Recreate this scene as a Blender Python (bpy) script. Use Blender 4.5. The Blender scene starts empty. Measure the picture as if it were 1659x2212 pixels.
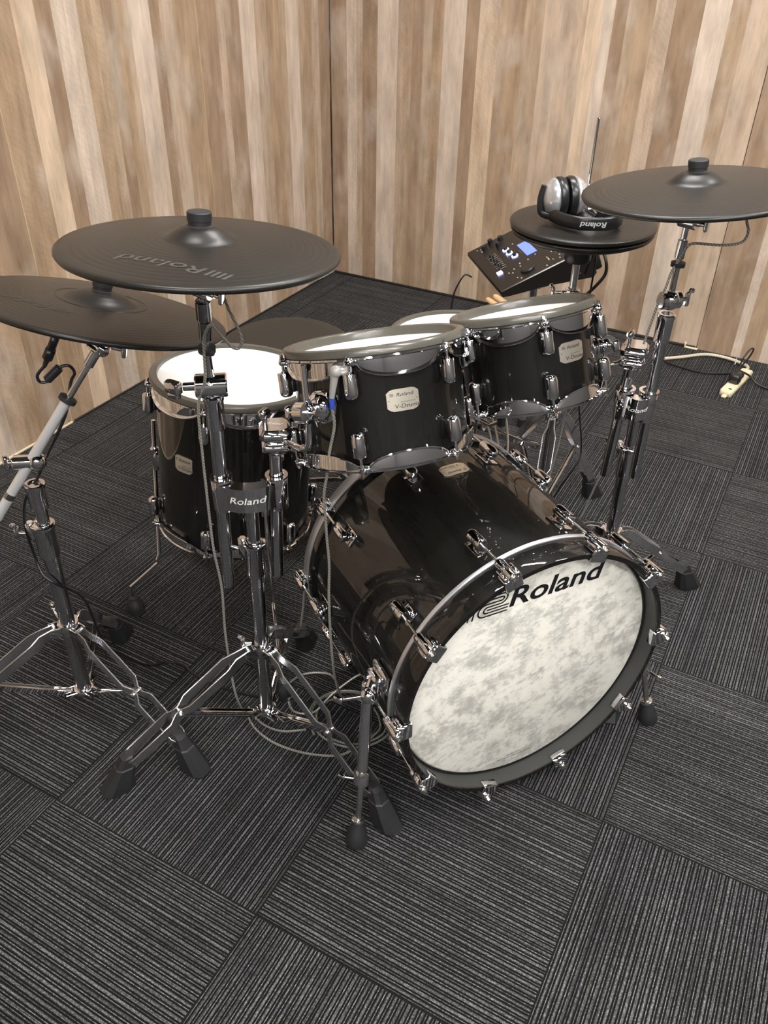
import bpy, math, random
from mathutils import Matrix, Vector, Euler
PI=math.pi
sc=bpy.context.scene
COL=sc.collection
random.seed(4)
V3=Vector
# ------------------------------------------------------------------ materials
def nt(name):
    m=bpy.data.materials.new(name);m.use_nodes=True
    t=m.node_tree;b=t.nodes['Principled BSDF'];return m,t,b
def pm(name,col,rough=.5,metal=0,coat=0,spec=.5,emit=None,es=0,trans=0,alpha=1):
    m,t,b=nt(name);b.inputs['Base Color'].default_value=(*col,1);b.inputs['Roughness'].default_value=rough
    b.inputs['Metallic'].default_value=metal;b.inputs['Coat Weight'].default_value=coat;b.inputs['Coat Roughness'].default_value=.03
    b.inputs['Specular IOR Level'].default_value=spec
    if emit: b.inputs['Emission Color'].default_value=(*emit,1);b.inputs['Emission Strength'].default_value=es
    if trans: b.inputs['Transmission Weight'].default_value=trans
    return m
def N(t,ty,**k):
    n=t.nodes.new(ty)
    for a,v in k.items(): setattr(n,a,v)
    return n
def L(t,a,b): t.links.new(a,b)
def mth(t,op,a,b=None,c=None):
    n=N(t,'ShaderNodeMath',operation=op)
    for i,v in enumerate((a,b,c)):
        if v is None: continue
        if isinstance(v,(int,float)): n.inputs[i].default_value=v
        else: L(t,v,n.inputs[i])
    return n.outputs[0]
def mixc(t,f,a,b,bt='MIX'):
    n=N(t,'ShaderNodeMix',data_type='RGBA',blend_type=bt)
    for i,v in ((0,f),(6,a),(7,b)):
        if isinstance(v,(int,float)): n.inputs[i].default_value=v
        elif isinstance(v,tuple): n.inputs[i].default_value=(*v,1)
        else: L(t,v,n.inputs[i])
    return n.outputs[2]
def ramp(t,f,stops,interp='LINEAR'):
    n=N(t,'ShaderNodeValToRGB');r=n.color_ramp;r.interpolation=interp
    while len(r.elements)<len(stops): r.elements.new(.5)
    for e,(p,c) in zip(r.elements,stops):
        e.position=p;e.color=(*c,1) if isinstance(c,tuple) else (c,c,c,1)
    L(t,f,n.inputs[0]);return n.outputs[0]
def noise(t,vec,scale,detail=3,rough=.5,mapscale=None):
    n=N(t,'ShaderNodeTexNoise');n.inputs['Scale'].default_value=scale;n.inputs['Detail'].default_value=detail;n.inputs['Roughness'].default_value=rough
    if mapscale:
        mp=N(t,'ShaderNodeMapping');mp.inputs['Scale'].default_value=mapscale;L(t,vec,mp.inputs[0]);vec=mp.outputs[0]
    L(t,vec,n.inputs['Vector']);return n.outputs[0]
def gpos(t): return N(t,'ShaderNodeNewGeometry').outputs['Position']
def bump(t,b,h,st=.3,dist=.001):
    n=N(t,'ShaderNodeBump');n.inputs['Strength'].default_value=st;n.inputs['Distance'].default_value=dist
    L(t,h,n.inputs['Height']);L(t,n.outputs[0],b.inputs['Normal'])
M={}
M['chrome']=pm('chrome',(.72,.72,.735),.05,1)
M['legchrome']=pm('chrome_strip',(.80,.80,.81),.2,1)
M['pole']=pm('chrome_tube',(.56,.565,.58),.15,1)
M['satin']=pm('satin_metal',(.80,.80,.80),.32,.55)
M['nickel']=pm('zinc_plated_bolt',(.7,.68,.64),.2,1)
M['darkchrome']=pm('black_nickel',(.35,.35,.36),.12,1)
M['rubber']=pm('black_rubber',(.018,.018,.019),.55)
M['plastic']=pm('black_plastic',(.014,.014,.015),.3)
M['seat']=pm('seat_vinyl',(.020,.017,.013),.5)
M['hoopside']=pm('inner_hoop_paint',(.045,.046,.043),.45)
M['bandgrey']=pm('hoop_inlay',(.62,.62,.64),.36,.85)
M['hoopblack']=pm('gloss_black_lacquer',(.006,.006,.006),.12,coat=1)
M['white']=pm('mesh_head_white',(.86,.85,.82),.45)
M['ringhead']=pm('head_flange',(.25,.24,.2),.35,.3)
M['badge']=pm('badge_metal',(.80,.74,.62),.32,.85)
M['ink']=pm('black_print',(.008,.007,.01),.5)
M['inkgrey']=pm('grey_print',(.20,.19,.17),.5)
M['inkwhite']=pm('white_print',(.6,.6,.6),.5)
M['violet']=pm('violet_print',(.05,.02,.08),.5)
M['clear']=pm('clear_plastic',(.33,.32,.30),.2,coat=.5)
M['blue']=pm('blue_sleeve',(.03,.07,.45),.4)
M['beige']=pm('beige_plastic',(.78,.68,.46),.4)
M['cream']=pm('cream_cable',(.62,.55,.42),.45)
M['wood']=pm('hickory',(.75,.5,.27),.45)
M['silver']=pm('silver_plastic',(.62,.62,.64),.25,.7)
M['felt']=pm('white_nylon',(.75,.75,.72),.5)
M['module']=pm('module_black_metal',(.012,.010,.009),.28)
M['screen']=pm('lcd_screen',(.02,.03,.2),.2,emit=(.16,.24,1),es=.42)
M['led']=pm('led_ring',(.2,.2,.5),.3,emit=(.45,.5,1),es=1.6)
M['button']=pm('small_button',(.35,.33,.3),.4)
M['seam']=pm('gap_shade',(.02,.016,.012),.7)
M['lamp']=pm('lamp_diffuser',(.9,.9,.9),.5,emit=(1,.975,.955),es=25)
M['lampframe']=pm('lamp_frame',(.7,.7,.7),.5)
M['ceil']=pm('ceiling_paint',(.13,.125,.12),.8)
M['dim']=pm('far_wall_paint',(.085,.082,.08),.8)
# cymbal rubber with fine lathe grooves
m,t,b=nt('cymbal_rubber');b.inputs['Base Color'].default_value=(.015,.0135,.0115,1);b.inputs['Roughness'].default_value=.36;b.inputs['Specular IOR Level'].default_value=.42
tc=N(t,'ShaderNodeUVMap').outputs[0]
sx=N(t,'ShaderNodeSeparateXYZ');L(t,tc,sx.inputs[0])
w=mth(t,'SINE',mth(t,'MULTIPLY',sx.outputs[0],2*PI*95))
bump(t,b,w,.12,.0006);M['cymbal']=m
# shell: ebony stained maple under clear gloss
m,t,b=nt('ebony_shell');p=N(t,'ShaderNodeTexCoord').outputs['UV']
n1=noise(t,p,1,6,.7,(3,26,1));n2=noise(t,p,2.2,3,.5)
c=mixc(t,ramp(t,n1,[(.35,.0),(.7,1.)]),(.0025,.0024,.0021),(.0125,.0115,.0095))
c=mixc(t,ramp(t,n2,[(.4,.0),(.65,1.)]),c,(.005,.0048,.004));L(t,c,b.inputs['Base Color'])
b.inputs['Roughness'].default_value=.45;b.inputs['Specular IOR Level'].default_value=.1;b.inputs['Coat Weight'].default_value=1;b.inputs['Coat Roughness'].default_value=.015;b.inputs['Coat IOR'].default_value=1.5;M['shell']=m
# grey rubber hoop cover
m,t,b=nt('rubber_hoop');b.inputs['Base Color'].default_value=(.095,.09,.075,1);b.inputs['Roughness'].default_value=.24;b.inputs['Specular IOR Level'].default_value=.6;M['rubhoop']=m
# mottled front head
m,t,b=nt('mottled_drum_head');p=gpos(t)
mp=N(t,'ShaderNodeMapping');mp.inputs['Rotation'].default_value=(0,0.35,-.94);L(t,p,mp.inputs[0])
n1=noise(t,mp.outputs[0],15,8,.66,(1,1,1.25));n2=noise(t,mp.outputs[0],60,6,.75,(1,1,1.6));n3=noise(t,mp.outputs[0],5,2,.5)
f=mth(t,'ADD',mth(t,'MULTIPLY',n1,.62),mth(t,'MULTIPLY',n2,.38))
c=ramp(t,f,[(.40,(.48,.47,.42)),(.47,(.66,.645,.58)),(.52,(.86,.835,.75)),(.60,(.92,.90,.81))])
L(t,c,b.inputs['Base Color']);b.inputs['Roughness'].default_value=.42;M['kickhead']=m
# carpet tiles
def carpet():
    m,t,b=nt('striped_carpet_tiles');p=gpos(t);s=N(t,'ShaderNodeSeparateXYZ');L(t,p,s.inputs[0]);X,Y=s.outputs[0],s.outputs[1]
    ix=mth(t,'FLOOR',mth(t,'DIVIDE',X,.5));iy=mth(t,'FLOOR',mth(t,'DIVIDE',Y,.5))
    par=mth(t,'FLOORED_MODULO',mth(t,'ADD',ix,iy),2)          # 0: lines run along y
    q=mth(t,'SUBTRACT',1,par)
    A=mth(t,'ADD',mth(t,'MULTIPLY',X,q),mth(t,'MULTIPLY',Y,par))   # across the lines
    B=mth(t,'ADD',mth(t,'MULTIPLY',Y,q),mth(t,'MULTIPLY',X,par))   # along the lines
    k=mth(t,'DIVIDE',A,.0016);ki=mth(t,'FLOOR',k);kf=mth(t,'FRACT',k)
    seed=mth(t,'ADD',mth(t,'MULTIPLY',ix,17.3),mth(t,'MULTIPLY',iy,7.7))
    wn=N(t,'ShaderNodeTexWhiteNoise',noise_dimensions='2D');cv=N(t,'ShaderNodeCombineXYZ');L(t,ki,cv.inputs[0]);L(t,mth(t,'MULTIPLY',seed,0.0),cv.inputs[1]);L(t,cv.outputs[0],wn.inputs['Vector'])
    per=mth(t,'DIVIDE',mth(t,'FLOORED_MODULO',ki,8),8)          # eight yarn rows: dark, thin light, dark, broad light
    pat=ramp(t,per,[(0,.0),(.24,1.),(.30,.0),(.365,.0),(.49,0.),(.5,.0),(.615,.62),(.74,.85),(.86,.62),(.9,.6)],'CONSTANT')
    lv=mth(t,'MULTIPLY',pat,mth(t,'ADD',mth(t,'MULTIPLY',wn.outputs[0],1.0),.35))
    base=mixc(t,lv,(.0034,.0029,.0036),(.118,.118,.118))
    cf=N(t,'ShaderNodeCombineXYZ');L(t,mth(t,'MULTIPLY',B,1/.0030),cf.inputs[0]);L(t,mth(t,'MULTIPLY',ki,.9),cf.inputs[1]);L(t,seed,cf.inputs[2])
    fl=noise(t,cf.outputs[0],1,2,.6)
    flk=ramp(t,fl,[(.32,.30),(.5,.90),(.68,2.1)])
    cl=noise(t,p,9,3,.6)
    c=mixc(t,1.,base,flk,'MULTIPLY');c=mixc(t,.5,c,ramp(t,cl,[(.3,.6),(.7,1.35)]),'MULTIPLY')
    e=mth(t,'MULTIPLY',mth(t,'GREATER_THAN',mth(t,'PINGPONG',X,.25),.0018),mth(t,'GREATER_THAN',mth(t,'PINGPONG',Y,.25),.0018))
    ex=mth(t,'ABSOLUTE',mth(t,'SUBTRACT',mth(t,'FRACT',mth(t,'DIVIDE',X,.5)),.5));ey=mth(t,'ABSOLUTE',mth(t,'SUBTRACT',mth(t,'FRACT',mth(t,'DIVIDE',Y,.5)),.5))
    gap=mth(t,'GREATER_THAN',mth(t,'MAXIMUM',ex,ey),.4965)
    c=mixc(t,gap,c,(.006,.005,.005));L(t,c,b.inputs['Base Color']);b.inputs['Roughness'].default_value=.9;b.inputs['Specular IOR Level'].default_value=.2
    h=mth(t,'ADD',mth(t,'SINE',mth(t,'MULTIPLY',kf,PI)),mth(t,'MULTIPLY',fl,.8));bump(t,b,h,.5,.0010);return m
M['carpet']=carpet()
# wood-look wall paper: plank tone is stored on the mesh, grain is procedural
def wallmat(name,axis):
    m,t,b=nt(name);p=gpos(t);at=N(t,'ShaderNodeAttribute',attribute_name='plank_tone');base=at.outputs['Color'];sd=at.outputs['Alpha']
    off=N(t,'ShaderNodeVectorMath',operation='ADD');cv=N(t,'ShaderNodeCombineXYZ');L(t,mth(t,'MULTIPLY',sd,31.7),cv.inputs[2]);L(t,mth(t,'MULTIPLY',sd,5.1),cv.inputs[0]);L(t,p,off.inputs[0]);L(t,cv.outputs[0],off.inputs[1]);q=off.outputs[0]
    n1=noise(t,q,1,5,.65,(60,60,2.2));n2=noise(t,q,1,4,.6,(14,14,3.2));n3=noise(t,q,1,3,.55,(7,7,4.5));n4=noise(t,q,1,5,.7,(150,150,9))
    c=mixc(t,1.,base,ramp(t,n1,[(.3,.86),(.55,1.0),(.75,1.10)]),'MULTIPLY')
    c=mixc(t,ramp(t,n2,[(.5,.0),(.72,.6)]),c,mixc(t,1.,c,(.66,.58,.50),'MULTIPLY'))
    c=mixc(t,ramp(t,n3,[(.52,.0),(.70,.55)]),c,(.50,.42,.345))
    c=mixc(t,ramp(t,n4,[(.56,.0),(.7,.45)]),c,mixc(t,1.,c,(.6,.52,.46),'MULTIPLY'))
    wv=N(t,'ShaderNodeTexWave',wave_type='BANDS',bands_direction='DIAGONAL');wv.inputs['Scale'].default_value=26;wv.inputs['Distortion'].default_value=14;wv.inputs['Detail'].default_value=3;wv.inputs['Detail Scale'].default_value=.7;L(t,q,wv.inputs[0])
    c=mixc(t,mth(t,'MULTIPLY',mth(t,'GREATER_THAN',mth(t,'FRACT',mth(t,'MULTIPLY',sd,7.3)),.7),.16),c,mixc(t,1.,c,ramp(t,wv.outputs['Fac'],[(.3,.75),(.7,1.08)]),'MULTIPLY'))
    n5=noise(t,q,1,4,.6,(20,20,5.5));c=mixc(t,1.,c,ramp(t,n5,[(.32,.80),(.5,.99),(.68,1.16)]),'MULTIPLY')
    L(t,c,b.inputs['Base Color']);b.inputs['Roughness'].default_value=.5;b.inputs['Specular IOR Level'].default_value=.35
    return m
M['wall']=wallmat('wood_look_wallpaper',0)
# twisted transparent cable
m,t,b=nt('twisted_silver_cable');p=gpos(t);wv=N(t,'ShaderNodeTexWave',wave_type='BANDS',bands_direction='DIAGONAL');wv.inputs['Scale'].default_value=90;L(t,p,wv.inputs[0])
L(t,mixc(t,wv.outputs['Fac'],(.13,.125,.105),(.40,.39,.35)),b.inputs['Base Color']);b.inputs['Metallic'].default_value=.25;b.inputs['Roughness'].default_value=.35;M['cable']=m
M['blackcable']=pm('black_cable',(.008,.008,.009),.35)
# ------------------------------------------------------------------ mesh helpers
def frameZ(axis,up=(0,0,1)):
    a=V3(axis).normalized();u=V3(up)
    if abs(a.dot(u.normalized()))>.98: u=V3((0,1,0)) if abs(a.y)<.9 else V3((1,0,0))
    x=u.cross(a).normalized();y=a.cross(x);return x,y,a
def MX(o,x,y,z):
    return Matrix(((x[0],y[0],z[0],o[0]),(x[1],y[1],z[1],o[1]),(x[2],y[2],z[2],o[2]),(0,0,0,1)))
def at(o,axis=(0,0,1),up=(0,1,0)):
    x,y,a=frameZ(axis,up);return MX(o,x,y,a)
class MB:
    def __init__(s,M0=None): s.v=[];s.f=[];s.uv={};s.M=M0 or Matrix()
    def add(s,vs,fs,uvs=None,M1=None):
        MM=s.M@M1 if M1 else s.M
        o=len(s.v);s.v+=[MM@V3(p) for p in vs]
        for i,f in enumerate(fs):
            if uvs: s.uv[len(s.f)]=uvs[i]
            s.f.append([o+k for k in f])
    def loft(s,rings,closed=True,cap0=True,cap1=True,M1=None,uvf=None):
        n=len(rings[0]);vs=[p for r in rings for p in r];fs=[];uvs=[] if uvf else None
        for i in range(len(rings)-1):
            for j in range(n if closed else n-1):
                k=(j+1)%n;fs.append((i*n+j,i*n+k,(i+1)*n+k,(i+1)*n+j))
                if uvf: uvs.append([uvf(i,j),uvf(i,j+1),uvf(i+1,j+1),uvf(i+1,j)])
        if cap0: fs.append(tuple(range(n))[::-1]);uvs is not None and uvs.append([(0,0)]*n)
        if cap1: fs.append(tuple(range((len(rings)-1)*n,len(rings)*n)));uvs is not None and uvs.append([(0,0)]*n)
        s.add(vs,fs,uvs,M1)
    def lathe(s,prof,M1=None,n=64,loop=False,a0=0,a1=2*PI,uv=None):
        full=abs(a1-a0-2*PI)<1e-6;cnt=n if full else n+1
        rings=[[(max(r,1e-5)*math.cos(a0+(a1-a0)*j/n),max(r,1e-5)*math.sin(a0+(a1-a0)*j/n),z) for j in range(cnt)] for r,z in prof]
        if loop: rings.append(rings[0])
        uvf=None
        if uv=='cyl': uvf=lambda i,j:(prof[i%len(prof)][1]*1.0,j/n*prof[0][0]*2*PI)
        if uv=='rad': uvf=lambda i,j:(prof[i%len(prof)][0],j/n)
        s.loft(rings,closed=full,cap0=not loop,cap1=not loop,M1=M1,uvf=uvf)
    def tube(s,path,r,n=10,cap=True,smooth=0,M1=None):
        P=[V3(p) for p in path]
        if smooth:
            Q=[]
            for i in range(len(P)-1):
                a=P[max(i-1,0)];b=P[i];c=P[i+1];d=P[min(i+2,len(P)-1)]
                for k in range(smooth):
                    u=k/smooth;Q.append(.5*((2*b)+(c-a)*u+(2*a-5*b+4*c-d)*u*u+(3*b-a-3*c+d)*u**3))
            Q.append(P[-1]);P=Q
        if isinstance(r,(list,tuple)):
            if len(r)!=len(P): r=[r[min(int(i*(len(r)-1)/(len(P)-1)),len(r)-2)]*(1-(i*(len(r)-1)/(len(P)-1)-min(int(i*(len(r)-1)/(len(P)-1)),len(r)-2)))+r[min(int(i*(len(r)-1)/(len(P)-1)),len(r)-2)+1]*(i*(len(r)-1)/(len(P)-1)-min(int(i*(len(r)-1)/(len(P)-1)),len(r)-2)) for i in range(len(P))]
            R=list(r)
        else: R=[r]*len(P)
        T=[(P[min(i+1,len(P)-1)]-P[max(i-1,0)]).normalized() for i in range(len(P))]
        x,y,_=frameZ(T[0]);rings=[]
        for i,p in enumerate(P):
            x=(x-T[i]*x.dot(T[i]));x=x.normalized() if x.length>1e-6 else frameZ(T[i])[0];y=T[i].cross(x)
            rings.append([p+R[i]*(math.cos(2*PI*j/n)*x+math.sin(2*PI*j/n)*y) for j in range(n)])
        s.loft(rings,cap0=cap,cap1=cap,M1=M1)
    def bar(s,path,w,h,up=(0,0,1),M1=None,off=0):
        # flat strip: w thick sideways, h tall; off shifts it sideways (list or number)
        P=[V3(p) for p in path];U=V3(up);rings=[]
        for i,p in enumerate(P):
            T=(P[min(i+1,len(P)-1)]-P[max(i-1,0)]).normalized();S=T.cross(U).normalized();W=S.cross(T).normalized()
            o=off[i] if isinstance(off,(list,tuple)) else off;q=p+S*o
            c_=min(w,h)*.3;rings.append([q+S*a_+W*b_ for a_,b_ in ((-w/2,-h/2+c_),(-w/2+c_,-h/2),(w/2-c_,-h/2),(w/2,-h/2+c_),(w/2,h/2-c_),(w/2-c_,h/2),(-w/2+c_,h/2),(-w/2,h/2-c_))])
        s.loft(rings,M1=M1)
    def box(s,c,size,M1=None,bev=.0015,R=None):
        x,y,z=[k/2 for k in size];bv=min(bev,x*.6,y*.6,z*.6)
        def ring(ix,zz):
            a,b_=x-ix,y-ix;k=bv
            return [(c[0]+p,c[1]+q,c[2]+zz) for p,q in ((-a+k,-b_),(a-k,-b_),(a,-b_+k),(a,b_-k),(a-k,b_),(-a+k,b_),(-a,b_-k),(-a,-b_+k))]
        s.loft([ring(bv*.8,-z),ring(0,-z+bv),ring(0,z-bv),ring(bv*.8,z)],M1=M1)
    def ball(s,c,r,n=14,sq=1,M1=None):
        prof=[(r*math.sin(PI*i/n),r*sq*-math.cos(PI*i/n)) for i in range(n+1)]
        s.lathe(prof,M1=(M1 or Matrix())@Matrix.Translation(c),n=n*2)
    def cyl(s,p0,p1,r0,r1=None,n=20,bev=0):
        r1=r0 if r1 is None else r1;P0=V3(p0);P1=V3(p1);Ln=(P1-P0).length;bv=min(bev,Ln*.3)
        prof=[(r0-bv,0),(r0,bv),(r1,Ln-bv),(r1-bv,Ln)] if bev else [(r0,0),(r1,Ln)]
        s.lathe(prof,M1=at(P0,P1-P0),n=n)
    def build(s,name,mat,parent=None,smooth=40,kind=None):
        me=bpy.data.meshes.new(name);me.from_pydata([tuple(p) for p in s.v],[],s.f)
        if s.uv:
            ul=me.uv_layers.new(name='UVMap')
            for i,po in enumerate(me.polygons):
                u=s.uv.get(i)
                if u:
                    for k,li in enumerate(po.loop_indices): ul.data[li].uv=u[k]
        me.materials.append(M[mat] if isinstance(mat,str) else mat)
        me.polygons.foreach_set('use_smooth',[True]*len(me.polygons));me.set_sharp_from_angle(angle=math.radians(smooth));me.update()
        o=bpy.data.objects.new(name,me);COL.objects.link(o)
        if parent: o.parent=parent;o.matrix_parent_inverse=Matrix.Translation(-root_loc(parent))
        if kind: o['kind']=kind
        return o
def root_loc(o):
    while o.parent: o=o.parent
    return o.location.copy()
def build_in(mb,name,mat,part,**k):          # sub-part: parent is a part whose verts are already in world space
    o=mb.build(name,mat,None,**k);o.parent=part;return o
def thing(name,label,cat,loc,group=None):
    o=bpy.data.objects.new(name,None);COL.objects.link(o);o.location=loc;o.empty_display_size=.05
    o['label']=label;o['category']=cat
    if group:o['group']=group
    return o
def tag(o,label,cat,group=None):
    o['label']=label;o['category']=cat
    if group:o['group']=group
    return o
def text_mb(s,size,mapf,xs=1.,shear=0.,off=0):
    cu=bpy.data.curves.new('t','FONT');cu.body=s;cu.size=size;cu.align_x='CENTER';cu.align_y='CENTER';cu.shear=shear;cu.offset=off;cu.resolution_u=6
    o=bpy.data.objects.new('t',cu);me=bpy.data.meshes.new_from_object(o)
    mb=MB();mb.v=[V3(mapf(v.co.x*xs,v.co.y)) for v in me.vertices];mb.f=[list(p.vertices) for p in me.polygons]
    bpy.data.objects.remove(o);bpy.data.curves.remove(cu);bpy.data.meshes.remove(me);return mb
def fr(tx,ty):
    a=V3((tx,ty,1)).normalized();u=V3((0,1,0)).cross(a).normalized();return a,u,a.cross(u)
# ------------------------------------------------------------------ room
def stripwall(name,fixed,axis,bounds,z0,z1):
    vs=[];fs=[];cols=[]
    for a,b_,c,sd in bounds:
        o=len(vs)
        pts=((a,z0),(b_,z0),(b_,z1),(a,z1))
        vs+=[(fixed,p,z) if axis=='y' else (p,fixed,z) for p,z in pts]
        fs.append((o,o+1,o+2,o+3));cols.append((*c,sd))
    me=bpy.data.meshes.new(name);me.from_pydata(vs,[],fs);ca=me.color_attributes.new('plank_tone','FLOAT_COLOR','CORNER')
    for i,po in enumerate(me.polygons):
        for li in po.loop_indices: ca.data[li].color=cols[i]
    me.materials.append(M['wall']);o=bpy.data.objects.new(name,me);COL.objects.link(o);o['kind']='structure';return o
LT=(.61,.50,.40);CR=(.62,.475,.335);MD=(.44,.325,.225);BR=(.35,.243,.162);TN=(.405,.285,.185);DK=(.31,.21,.135);GD=(.55,.42,.22);GP=(.035,.022,.014);ML=(.50,.385,.285)
def mk(bs):
    out=[]
    for i in range(len(bs)-1):
        a,c=bs[i];b_=bs[i+1][0];out.append((a,b_,c,random.random()))
    return out
def fill(lo,hi):
    out=[];x=lo
    while x<hi-.03:
        w=random.uniform(.06,.12);out.append((x,random.choice((LT,MD,BR,TN,ML,CR))));x+=w
    return out
Lb=fill(-3.4,.66)+[(.67,BR),(.78,LT),(.902,TN),(1.03,BR),(1.149,GD),(1.152,TN),(1.261,CR),(1.341,BR),(1.404,LT),(1.503,TN),(1.56,MD),(1.60,BR),(1.65,TN),(1.692,MD),(1.719,LT),(1.816,BR),(1.865,ML),(1.935,TN),(2.0505,GD),(2.0535,BR),(2.164,ML),(2.205,BR),(2.30,LT),(2.394,ML),(2.43,MD),(2.472,TN),(2.56,MD),(2.602,LT),(2.695,MD),(2.74,TN),(2.793,ML),(2.85,BR),(2.932,GP),(2.94,GP)]
Rb=[(-1.12,GP),(-1.117,BR),(-1.035,LT),(-.985,MD),(-.955,BR),(-.882,LT),(-.785,MD),(-.735,TN),(-.717,BR),(-.665,MD),(-.625,TN),(-.575,LT),(-.478,BR),(-.421,CR),(-.335,TN),(-.229,MD),(-.153,ML),(-.083,ML),(.014,CR),(.07,LT),(.116,DK),(.164,MD),(.20,TN),(.263,ML),(.332,DK),(.433,LT),(.523,TN),(.585,ML),(.687,GP),(.690,BR),(.83,LT),(.866,TN),(.941,LT)]+fill(1.04,3.6)+[(3.6,BR)]
wl=stripwall('wall_left',-1.12,'y',mk(Lb),0.0,2.4)
wb=stripwall('wall_back',2.94,'x',mk(Rb),0.0,2.4)
# dark strips stand in for the shade in the gap under the panels, and the pale edge band along the left panel
g=MB();g.box((-.215,2.937,.006),(1.80,.004,.012),bev=.0005);g.build('gap_shade_back','seam',kind='structure')
g=MB();g.box((-1.1175,.0,.004),(.004,2.3,.008),bev=.0005);o=g.build('baseboard_left','beige',kind='structure')
g=MB();g.box((-1.1175,2.04,.004),(.004,1.76,.008),bev=.0005);o=g.build('gap_shade_left','seam',kind='structure')
f=MB();f.add([(-1.12,-3.4,0),(3.6,-3.4,0),(3.6,2.94,0),(-1.12,2.94,0)],[(0,1,2,3)]);f.build('floor','carpet',kind='structure')
f=MB();f.add([(-1.12,-3.4,2.9),(-1.12,2.94,2.9),(3.6,2.94,2.9),(3.6,-3.4,2.9)],[(0,1,2,3)]);f.build('ceiling','ceil',kind='structure')
f=MB();f.add([(3.6,-3.4,0),(3.6,-3.4,2.9),(3.6,2.94,2.9),(3.6,2.94,0)],[(0,1,2,3)]);f.build('wall_right','dim',kind='structure')
f=MB();f.add([(-1.12,-3.4,0),(-1.12,-3.4,2.9),(3.6,-3.4,2.9),(3.6,-3.4,0)],[(0,1,2,3)]);f.build('wall_front','dim',kind='structure')
f=MB();f.add([(-1.12,-3.4,2.4),(-1.12,2.94,2.4),(-1.12,2.94,2.9),(-1.12,-3.4,2.9)],[(0,1,2,3)]);f.build('trim_2','dim',kind='structure')
f=MB();f.add([(-1.12,2.94,2.4),(3.6,2.94,2.4),(3.6,2.94,2.9),(-1.12,2.94,2.9)],[(0,1,2,3)]);f.build('trim_3','dim',kind='structure')
def lamp(x,y,label,w=1.2,d=.12,ang=0):
    t=thing('ceiling_light',label,'light',(x,y,2.895),'ceiling lights above the room')
    M0=Matrix.Translation((x,y,2.875))@Matrix.Rotation(ang,4,'Z')
    g=MB(M0);g.box((0,0,.008),(w+.05,d+.05,.03),bev=.004);g.build('frame','lampframe',t)
    g=MB(M0);g.box((0,0,-.0125),(w,d,.01),bev=.002);g.build('diffuser','lamp',t)
LP=[(.1,.30,'long ceiling light straight above the left end of the drum kit'),(1.9,.35,'long ceiling light right of the drum kit'),
    (.25,1.85,'long ceiling light nearest the corner of the two walls'),(1.9,1.85,'long ceiling light along the back wall'),
    (1.4,-1.5,'long ceiling light behind the camera, middle'),(2.9,-1.2,'long ceiling light behind the camera, right'),(3.0,-2.6,'added long ceiling light at the front wall, right'),(1.2,-2.8,'added long ceiling light at the front wall, left')]  # the front wall pair is added to brighten the bass drum head
for x,y,l in LP: lamp(x,y,l,w={.1:.55,.25:.9}.get(x,1.25))
# ------------------------------------------------------------------ drums
def lug(M0,th,r,zc,Ln,up,parent,rodz,rad=.0120):
    # bullet lug standing off the shell; its open end faces the hoop (up=+1) ; rod goes to rodz
    c,s_=math.cos(th),math.sin(th);F=M0@MX((r*c,r*s_,zc),(-s_,c,0),(c*0,0,1) if False else (0,0,1),(c,s_,0))
    # local: x tangential, y along drum axis, z radial
    g=MB(F);h=Ln/2;R=rad
    T=Matrix.Translation((0,0,.017))@Matrix.Rotation(-PI/2*up,4,'X')
    g.lathe([(R*.62,h),(R*.95,h),(R,h*.93),(R,-h*.55),(R*.9,-h*.8),(R*.55,-h*.96),(0,-h)],M1=T,n=20)
    g.box((0,-up*h*.02,.007),(R*.9,Ln*.62,.016),bev=.002)
    lo=g.build('lug','chrome',parent)
    g=MB(F);z0=up*h*.95;z1=rodz-zc
    g.cyl((0,z0,.017),(0,z1,.017),.0026,n=10);g.cyl((0,z0-.002*up,.017),(0,z0+.004*up,.017),.005,n=12)
    g.cyl((0,z1-up*.004,.017),(0,z1+up*.005,.017),.0055,.0045,n=14,bev=.001);g.cyl((0,z1+up*.005,.017),(0,z1+up*.011,.017),.0032,n=4)
    build_in(g,'tension_rod','chrome',lo)
def wavehoop(M0,r,zt,base,amp,lugs,sgn,parent,name='chrome_hoop',mat='chrome'):
    # sgn=-1: hoop hangs below zt with scallops drooping between the lugs; +1: stands above
    n=240;vs=[];rings=[]
    for j in range(n):
        th=2*PI*j/n;d=min(abs((th-l+PI)%(2*PI)-PI) for l in lugs);x=min(1,max(0,(d-.07)/(PI/len(lugs)-.07)));x=(1-(1-x)**2.4)**.8
        w=base+amp*x;fl=.0045*x+.0015;c,s_=math.cos(th),math.sin(th)
        prof=[(r-.0035,0),(r+.002,0),(r+.0025,.003),(r,.005),(r,.45*w),(r-.001,w-.004),(r+fl,w-.001),(r+fl-.0005,w+.001),(r-.004,w-.003),(r-.003,.4*w)]
        rings.append([(q*c,q*s_,zt+sgn*z) for q,z in prof])
    rings.append(rings[0])
    g=MB(M0);g.loft(rings,cap0=False,cap1=False);e=g
    for l in lugs:
        c,s_=math.cos(l),math.sin(l);F=MX((r*c,r*s_,zt+sgn*.006),(-s_,c,0),(0,0,1),(c,s_,0))
        e.box((0,0,.004),(.016,.010,.018),M1=F,bev=.003)
    g.build(name,mat,parent,smooth=50)
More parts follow.
